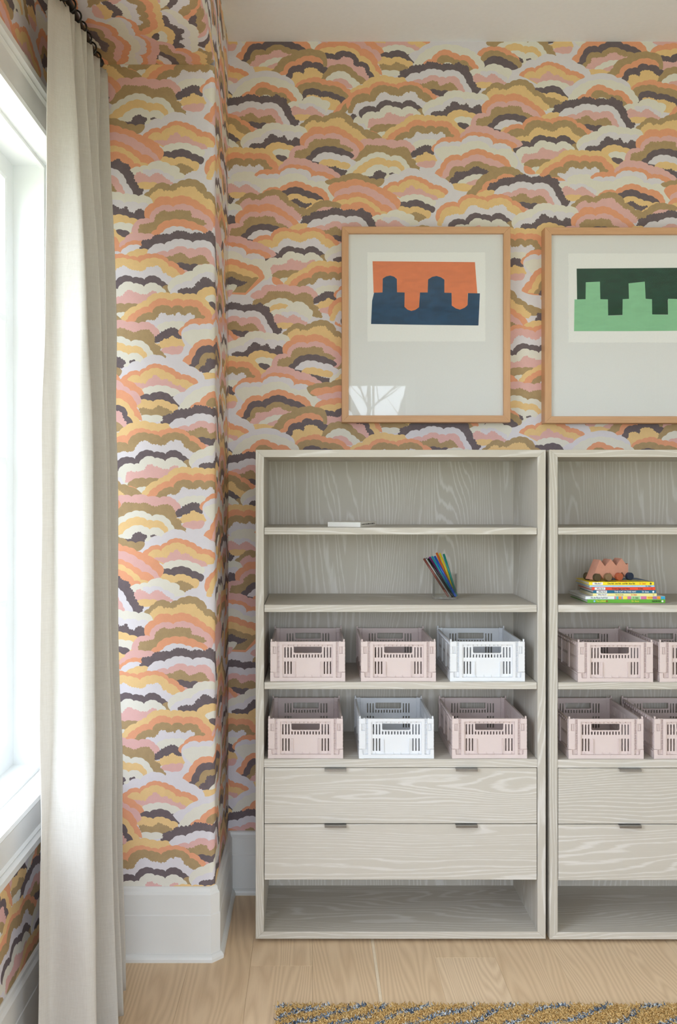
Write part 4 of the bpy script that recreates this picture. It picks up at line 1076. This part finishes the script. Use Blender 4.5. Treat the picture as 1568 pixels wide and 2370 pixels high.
# ---------------------------------------------------------------- things on the shelves
# white booklet on the top shelf
b = empty('paperback_book', (.179, 3.268, 1.4714)); tag(b, 'small white paperback lying flat on the top shelf, left bookcase', 'book')
e1 = Vector((-.1175, .045, 0)); e2 = Vector((.357, .933, 0)).normalized()*.19
e1 = e1.normalized()*.126; e2 = Vector((-e1.y, e1.x, 0))*-1; e2 = e2.normalized()*.19
M_COVERW = plain('white_card_cover', (232, 230, 225), .5, .4, .01); M_PAGES = None
def pages():
    g = N('page_edges'); wv = g.n('ShaderNodeTexWave', bands_direction='Z'); g.l(g.coord(), wv.inputs['Vector']); wv.inputs['Scale'].default_value = 220; wv.inputs['Distortion'].default_value = .4
    g.bsdf(g.ramp(wv.outputs[0], [(0, srgb(214, 211, 204)), (1, srgb(240, 239, 235))]), .8, .1); return g.m
M_PAGES = pages()
def obox(bm, o, a, b, z0, z1):
    v = [bm.verts.new(o+p+Vector((0, 0, z))) for z in (z0, z1) for p in (Vector(), a, a+b, b)]
    for f in ((0, 3, 2, 1), (4, 5, 6, 7), (0, 1, 5, 4), (1, 2, 6, 5), (2, 3, 7, 6), (3, 0, 4, 7)): bm.faces.new([v[i] for i in f])
    bmesh.ops.recalc_face_normals(bm, faces=bm.faces)
ea, eb = e1.normalized(), e2.normalized()
bm = bmesh.new(); obox(bm, Vector(), e1, e2, 0, .0006); obox(bm, Vector(), e1, e2, .0162, .0168); obox(bm, Vector(), ea*.0006, e2, .0006, .0162)
from_bm('cover', bm, M_COVERW, b)
bm = bmesh.new(); obox(bm, ea*.0006+eb*.0006, e1-ea*.001, e2-eb*.0012, .0006, .0162)
from_bm('page_block', bm, M_PAGES, b)
M_INK = plain('black_ink', (46, 43, 42), .6, .3, .05)
bm = bmesh.new(); rng = random.Random(8); t = .012
while t < .175:                                   # a line of lettering too small to read
    L = rng.choice((.003, .005, .007, .009))
    obox(bm, eb*t-ea*.0002, ea*.0002, eb*L, .0068, .0068+rng.uniform(.0030, .0044)); t += L+rng.choice((.0012, .002, .0012, .005))
from_bm('spine_lettering', bm, M_INK, b)

# clear cup with felt-tip pens
CX, CY, CZ = .5066, 3.42, 1.1973
bm = bmesh.new()
lathe(bm, [(0, 0), (.0478, 0), (.0478, .008), (.0466, .009), (.0466, .094), (.0436, .094), (.0436, .007), (0, .007)], (0, 0, 0), 48)
cup = from_bm('pencil_cup', bm, M_ACRYLIC); cup.location = (CX, CY, CZ)
for f in cup.data.polygons: f.use_smooth = abs(f.normal.z) < .5
tag(cup, 'clear acrylic cup holding felt-tip pens on the middle shelf', 'cup')
PENS = [  # colour, top (crop px), bottom (crop px), top depth, bottom depth, words
 ((116, 62, 52), (1052, 490), (1300, 872), 3.398, 3.392, 'brown'),
 ((38, 44, 92), (1076, 486), (1322, 868), 3.434, 3.412, 'navy blue'),
 ((24, 24, 26), (1094, 490), (1340, 866), 3.414, 3.394, 'black'),
 ((142, 58, 140), (1108, 474), (1340, 852), 3.456, 3.430, 'purple'),
 ((30, 160, 176), (1132, 468), (1354, 858), 3.436, 3.411, 'turquoise'),
 ((30, 78, 168), (1160, 466), (1368, 862), 3.416, 3.394, 'blue'),
 ((226, 112, 36), (1180, 432), (1352, 836), 3.460, 3.448, 'orange'),
 ((240, 214, 44), (1212, 436), (1370, 846), 3.446, 3.430, 'yellow'),
 ((20, 124, 112), (1252, 444), (1380, 852), 3.428, 3.413, 'sea green'),
]
def from_px(px, py, Y): return Vector(((px-720)*Y/2096, Y, 1.577+(1152-py)*Y/2096))
for rgb, tp, bt, yt, yb, nm in PENS:
    top = from_px(740+tp[0]/4.3556, 1180+tp[1]/4.3556, yt); bot = from_px(740+bt[0]/4.3556, 1180+bt[1]/4.3556, yb)
    d = (bot-top).normalized(); k = (CZ+.0085-top.z)/d.z; bot = top+d*k
    pen = empty('felt_tip_pen', bot); tag(pen, f'{nm} felt-tip pen leaning in the clear cup', 'pen', 'felt-tip pens in the clear cup')
    m = me_ = plain('pen_'+nm.replace(' ', '_'), rgb, .3, .5, .03)
    if nm == 'navy blue':                                  # pale barrel, coloured plug
        m = plain('pen_pale_grey', (206, 208, 206), .3, .5, .03); pen['label'] = 'pale grey felt-tip pen with navy end plug, in the clear cup'
    D = top-bot; bm = bmesh.new(); tube(bm, [D*.20, D*.985], .0042, 14); from_bm('barrel', bm, m, pen)
    bm = bmesh.new(); tube(bm, [D*0.004, D*.02, D*.20], [.0036, .0045, .0046], 14); from_bm('cap', bm, m, pen)
    bm = bmesh.new(); tube(bm, [D*.985, D*.995, D], [.0043, .0043, .0030], 14); from_bm('end_plug', bm, me_, pen)

# picture books on the right bookcase
BOOKS = [  # (spine px left, right, y top, y bottom in an enlarged crop), colour, depth, label, texts, patches
 ('green', (355, 1410, 690, 738), (104, 178, 58), .215, 'green picture book at the bottom of the book stack',
   [('The LORAX', 470, 603, 'y'), ('Dr. Seuss', 950, 1050, 'y'), ('RANDOM HOUSE', 1228, 1345, 'k')], [('disc', 448, (150, 205, 235)), ('disc', 617, (150, 96, 40)), ('disc', 1370, (238, 240, 236))]),
 ('white', (330, 1408, 648, 690), (232, 236, 240), .215, 'white picture book with colour-block spine, second from stack bottom',
   [('Oh, the Places You\'ll Go!', 398, 628, 'k'), ('Dr. Seuss', 972, 1045, 'k'), ('RANDOM HOUSE', 1172, 1290, 'o')],
   [('bar', 722, 738, (214, 120, 150)), ('bar', 740, 752, (130, 190, 130)), ('bar', 752, 777, (70, 172, 200)), ('bar', 777, 818, (238, 150, 50)), ('bar', 818, 836, (160, 140, 200)), ('bar', 838, 897, (246, 226, 80)), ('bar', 897, 948, (220, 120, 160)),
    ('bar', 948, 1072, (172, 212, 150)), ('bar', 1080, 1158, (220, 120, 160)), ('bar', 1158, 1240, (246, 226, 80)), ('bar', 1240, 1298, (150, 136, 200)), ('bar', 1298, 1348, (240, 150, 50)), ('bar', 1348, 1408, (50, 164, 206))]),
 ('cream', (432, 1300, 611, 650), (240, 230, 158), .165, 'pale yellow picture book, third from stack bottom',
   [('Fox in Socks', 738, 845, 'g'), ('Dr. Seuss', 948, 1025, 'o'), ('Who Am I?', 500, 614, 'k')], [('patch', 482, 630, (238, 236, 236)), ('disc', 1254, (214, 200, 120))]),
 ('blue', (437, 1287, 570, 611), (20, 104, 140), .165, 'teal blue picture book in the middle of the stack',
   [('THE CAT IN THE HAT', 720, 1018, 'w'), ('Dr. Seuss', 1098, 1186, 'w'), ('Who Am I?', 506, 612, 'k')], [('patch', 480, 622, (238, 236, 236)), ('disc', 1250, (226, 232, 236))]),
 ('red', (420, 1280, 530, 571), (228, 74, 44), .165, 'red picture book, third from the stack top',
   [('Green Eggs and Ham', 690, 932, 'k'), ('Dr. Seuss', 1046, 1112, 'k'), ('Who Am I?', 484, 584, 'k')], [('patch', 458, 602, (238, 236, 236)), ('disc', 1232, (206, 60, 36))]),
 ('sky', (390, 1270, 503, 529), (172, 206, 236), .165, 'thin pale blue picture book just under the yellow one',
   [('Dr. Seuss', 1150, 1224, 'k')], []),
 ('yellow', (380, 1263, 458, 502), (246, 222, 34), .165, 'bright yellow picture book on top of the stack, under the toy',
   [('One fish  two fish  red fish  blue fish', 630, 1002, 'k'), ('Dr. Seuss', 1062, 1148, 'o'), ('Who Am I?', 454, 544, 'k')], [('patch', 426, 568, (238, 236, 236)), ('disc', 1216, (90, 86, 60))]),
]
TXT = {'k': plain('print_black', (40, 38, 36), .5), 'w': plain('print_white', (240, 240, 236), .5), 'o': plain('print_orange_red', (222, 80, 40), .5), 'y': plain('print_yellow', (240, 226, 70), .5), 'g': plain('print_olive', (150, 140, 84), .5)}
S0 = 1568/268; YS = 3.268
rx = lambda x: (1300+x/S0-720)*YS/2096
zc = 1.1973
pcol = {}
def colmat(rgb):
    if rgb not in pcol: pcol[rgb] = plain('print_%d_%d_%d' % rgb, rgb, .45, .4, .02)
    return pcol[rgb]
for nm, (xa, xb, ya, yb), rgb, dep, lab, texts, patches in BOOKS:
    th = (yb-ya)/S0*YS/2096*1.0
    x0, x1 = rx(xa), rx(xb); yj = YS+{'green': 0, 'white': .002, 'cream': .004, 'blue': .003, 'red': .005, 'sky': .006, 'yellow': .004}[nm]
    bk = empty('picture_book', (x0, yj, zc)); tag(bk, lab, 'book', 'stack of picture books under the toy')
    W = x1-x0; ct_ = .0016; bm = bmesh.new()
    bbox(bm, (0, 0, 0), (W, dep, ct_), .0003); bbox(bm, (0, 0, th-ct_), (W, dep, th), .0003); bbox(bm, (0, -.0006, 0), (W, .0015, th), .0005)
    from_bm('cover', bm, colmat(rgb), bk)
    bm = bmesh.new(); box(bm, (.0035, .0015, ct_), (W-.0035, dep-.004, th-ct_)); from_bm('page_block', bm, M_PAGES, bk)
    px = lambda x: (x-xa)/S0*YS/2096
    for pt_ in patches:
        bm = bmesh.new()
        if pt_[0] == 'disc':
            r = min(.0036, th*.33); prism(bm, [(px(pt_[1])+r*cos(a*pi/10), th/2+r*sin(a*pi/10)) for a in range(20)], -.0009, -.0006)
            from_bm('spine_emblem', bm, colmat(pt_[2]), bk)
        else:
            e = .0004 if pt_[0] == 'bar' else th*.12
            prism(bm, [(px(pt_[1]), e), (px(pt_[2]), e), (px(pt_[2]), th-e), (px(pt_[1]), th-e)], -.0008, -.0006)
            from_bm('spine_patch', bm, colmat(pt_[3]), bk)
    for s_, a, c, ink in texts:
        o = text_mesh('spine_text', s_, th*.72, TXT[ink], bk, (px(a), -.0011, th*.5), off=.0001)
        wd = max(v.co.x for v in o.data.vertices)-min(v.co.x for v in o.data.vertices)
        o.scale.x = (px(c)-px(a))/wd
    if nm == 'yellow':                                     # coloured shapes on the top cover
        for poly, rgb2 in ((([.10, .075], [.20, .085], [.232, .02], [.232, .165], [.10, .165]), (70, 110, 160)), (([.118, .018], [.142, .014], [.146, .030], [.124, .036]), (206, 60, 44)), (([.06, .016], [.10, .010], [.108, .026], [.07, .034]), (60, 56, 60)), (([.160, .040], [.200, .030], [.196, .062]), (66, 120, 80))):
            bm = bmesh.new(); prism(bm, [tuple(q) for q in poly if True], th, th+.0003, 'z'); from_bm('cover_print', bm, colmat(rgb2), bk)
    zc += th+.0001

# wooden zig-zag pull toy on top of the books
M_TOY = plain('dusty_pink_toy_paint', (206, 150, 130), .6, .3, .03, 60, .1)
toy = empty('wooden_toy_car', (1.041, 3.298, zc+.0002), radians(20)); tag(toy, 'pink zigzag wooden toy car on top of the picture books', 'toy')
k = .965/S0*3.32/2096
O = (408, 446)
tp = lambda x, y: ((x-O[0])*k*1.03, (O[1]-y)*k)
body = [tp(*q) for q in ((352, 425), (485, 148), (568, 244), (662, 144), (754, 240), (840, 136), (922, 232), (952, 212), (954, 345), (905, 405), (850, 330), (760, 420), (715, 415), (642, 338), (560, 425), (540, 418), (470, 342), (410, 430))]
bm = bmesh.new(); prism(bm, body, .006, .046); bmesh.ops.bevel(bm, geom=bm.edges[:], offset=.0010, segments=2, affect='EDGES')
from_bm('body', bm, M_TOY, toy)
for (x, y), rgb, lb in (((408, 393), (84, 72, 52), 'dark brown wheel'), ((590, 393), (136, 112, 84), 'taupe wheel'), ((770, 393), (178, 96, 66), 'terracotta wheel'), ((948, 393), (44, 54, 76), 'navy wheel')):
    cx, cz = tp(x, y); r = 53*k
    for y0, y1 in ((-.009, .0058), (.0462, .061)):
        bm = bmesh.new(); prism(bm, [(cx+r*cos(a*pi/16), cz+r*sin(a*pi/16)) for a in range(32)], y0, y1)
        bmesh.ops.bevel(bm, geom=[e for e in bm.edges if abs(e.verts[0].co.y-e.verts[1].co.y) < 1e-6], offset=.0008, segments=1, affect='EDGES')
        tag(from_bm('wheel', bm, plain('wheel_'+lb.replace(' ', '_'), rgb, .55, .3, .04), toy), lb)

# ---------------------------------------------------------------- shag rug
rug = empty('shag_rug', (.9, 1.6, 0)); tag(rug, 'mustard shag rug with broken blue-grey diagonal stripes, on oak floor', 'rug')
RX0, RX1, RY0, RY1 = -.103, 2.1, 1.2, 2.79
bm = bmesh.new(); bbox(bm, (RX0+.004-.9, RY0-1.6, 0), (RX1-.9, RY1-.004-1.6, .009), .002)
tag(from_bm('rug_backing', bm, plain('rug_backing', (150, 118, 70), .95, .1, .1, 200), rug), 'woven backing')
rng = np.random.default_rng(5)
def tufts(x0, x1, y0, y1, sp, hgt, rad):
    xs, ys = np.meshgrid(np.arange(x0, x1, sp), np.arange(y0, y1, sp)); x = xs.ravel()+rng.uniform(-.6, .6, xs.size)*sp; y = ys.ravel()+rng.uniform(-.6, .6, xs.size)*sp
    ok = (x > RX0) & (x < RX1) & (y > RY0) & (y < RY1); x, y = x[ok], y[ok]; n = len(x)
    # stripe id: slanted, slightly wavering rows
    w1 = .010*np.sin(x*17+y*9)+.006*np.sin(x*41+1)+rng.normal(0, .0022, n)
    q_ = y-.58*x+w1; sp_ = np.maximum(.058+.062*(2.75-q_), .03)     # rows run diagonally and open out to the right
    ph = -np.log(sp_)/.062; fr = ph-np.floor(ph)
    brk = np.sin(x*33+np.floor(ph)*2.4)+rng.normal(0, .35, n)
    stripe = (fr*sp_ < .019) & (brk > -1.05)
    ci = np.where(stripe, rng.choice([3, 4, 5], n, p=[.4, .35, .25]), rng.choice([0, 1, 2], n, p=[.5, .3, .2]))
    a = rng.uniform(0, 2*pi, n); ln = rng.uniform(.35, 1.0, n)*hgt; h = hgt*rng.uniform(.65, 1.05, n)
    dx, dy = np.cos(a)*ln, np.sin(a)*ln
    V = np.zeros((n, 7, 3))
    for r_, (f, g) in enumerate(((1.0, 0.0), (1.25, .62))):
        for q in range(3):
            an = a+2*pi*q/3
            V[:, r_*3+q, 0] = x+dx*g*g+np.cos(an)*rad*f; V[:, r_*3+q, 1] = y+dy*g*g+np.sin(an)*rad*f; V[:, r_*3+q, 2] = .007+h*g
    V[:, 6, 0] = x+dx; V[:, 6, 1] = y+dy; V[:, 6, 2] = .007+h*.92
    V[:, :, 0] -= .9; V[:, :, 1] -= 1.6
    base = np.arange(n)[:, None]*7
    F = np.concatenate([np.concatenate([base+np.array([q, (q+1) % 3, 3+(q+1) % 3]), base+np.array([q, 3+(q+1) % 3, 3+q]), base+np.array([3+q, 3+(q+1) % 3, 6])], 0) for q in range(3)], 0)
    return V.reshape(-1, 3), F, np.tile(ci, 9)
parts_ = [tufts(RX0, 1.40, 2.56, RY1, .0040, .017, .0023), tufts(RX0, 1.40, 2.2, 2.56, .0060, .017, .0030), tufts(1.40, RX1, 2.2, RY1, .0075, .017, .0034), tufts(RX0, RX1, RY0, 2.2, .0095, .017, .0042)]
off_ = 0; VV, FF_, CC = [], [], []
for v_, f_, c_ in parts_: VV.append(v_); FF_.append(f_+off_); CC.append(c_); off_ += len(v_)
me = bpy.data.meshes.new('pile'); me.vertices.add(off_); me.vertices.foreach_set('co', np.concatenate(VV).ravel().astype(np.float32))
F_ = np.concatenate(FF_).astype(np.int32); me.loops.add(F_.size); me.loops.foreach_set('vertex_index', F_.ravel())
me.polygons.add(len(F_)); me.polygons.foreach_set('loop_start', np.arange(0, F_.size, 3, dtype=np.int32)); me.polygons.foreach_set('material_index', np.concatenate(CC).astype(np.int32))
me.update(calc_edges=True); me.validate()
for nm, rgb in (('mustard_wool', (216, 180, 120)), ('tan_wool', (198, 160, 102)), ('pale_straw_wool', (228, 198, 144)), ('slate_blue_yarn', (114, 130, 150)), ('silver_yarn', (212, 218, 224)), ('ink_blue_yarn', (74, 86, 106))):
    me.materials.append(plain(nm, rgb, .9, .1, .06, 120))
pile = bpy.data.objects.new('pile', me); COL.objects.link(pile); pile.parent = rug; tag(pile, 'shaggy wool pile in mustard and blue-grey', kind='stuff')

# ---------------------------------------------------------------- garden seen mirrored in the left picture
M_BARK = plain('tree_bark', (92, 82, 72), .9, .1, .2, 20)
bm = bmesh.new(); box(bm, (-14, -26, -.52), (14, -2.7, -.5)); ST(from_bm('ground', bm, plain('lawn', (120, 128, 88), .95, .1, .15, 4)))
for q, (x, y, s) in enumerate(((.9, -8.5, 1.0), (7.5, -15.0, 1.15), (-6.0, -13.0, .95))):
    rng2 = random.Random(20+q); bm = bmesh.new()
    def branch(p, d, r, L, lv):
        pts = [p]; 
        for i in range(4):
            d = (d+Vector((rng2.uniform(-.14, .14), rng2.uniform(-.14, .14), rng2.uniform(-.02, .12)))).normalized(); pts.append(pts[-1]+d*L/4)
        tube(bm, pts, [r*(1-.16*i) for i in range(5)], 6 if lv < 2 else 4)
        if lv < 4:
            for i in range(1, 5):
                for _ in range(1 if lv < 1 else 2):
                    a = rng2.uniform(0, 2*pi); nd = (d*.7+Vector((cos(a), sin(a), .25))*.75).normalized()
                    branch(pts[i], nd, r*.5, L*rng2.uniform(.45, .65), lv+1)
    branch(Vector((0, 0, 0)), Vector((0, 0, 1)), .16*s, 5.2*s, 0)
    t = from_bm('garden_tree', bm, M_BARK); t.location = (x, y, -.5)
    tag(t, ('nearest bare garden tree outside the rear window, mirrored in the left picture', 'bare garden tree far off on the right beyond the added rear door', 'bare garden tree far off on the left beyond the rear window')[q], 'tree', 'bare trees outside the rear window')
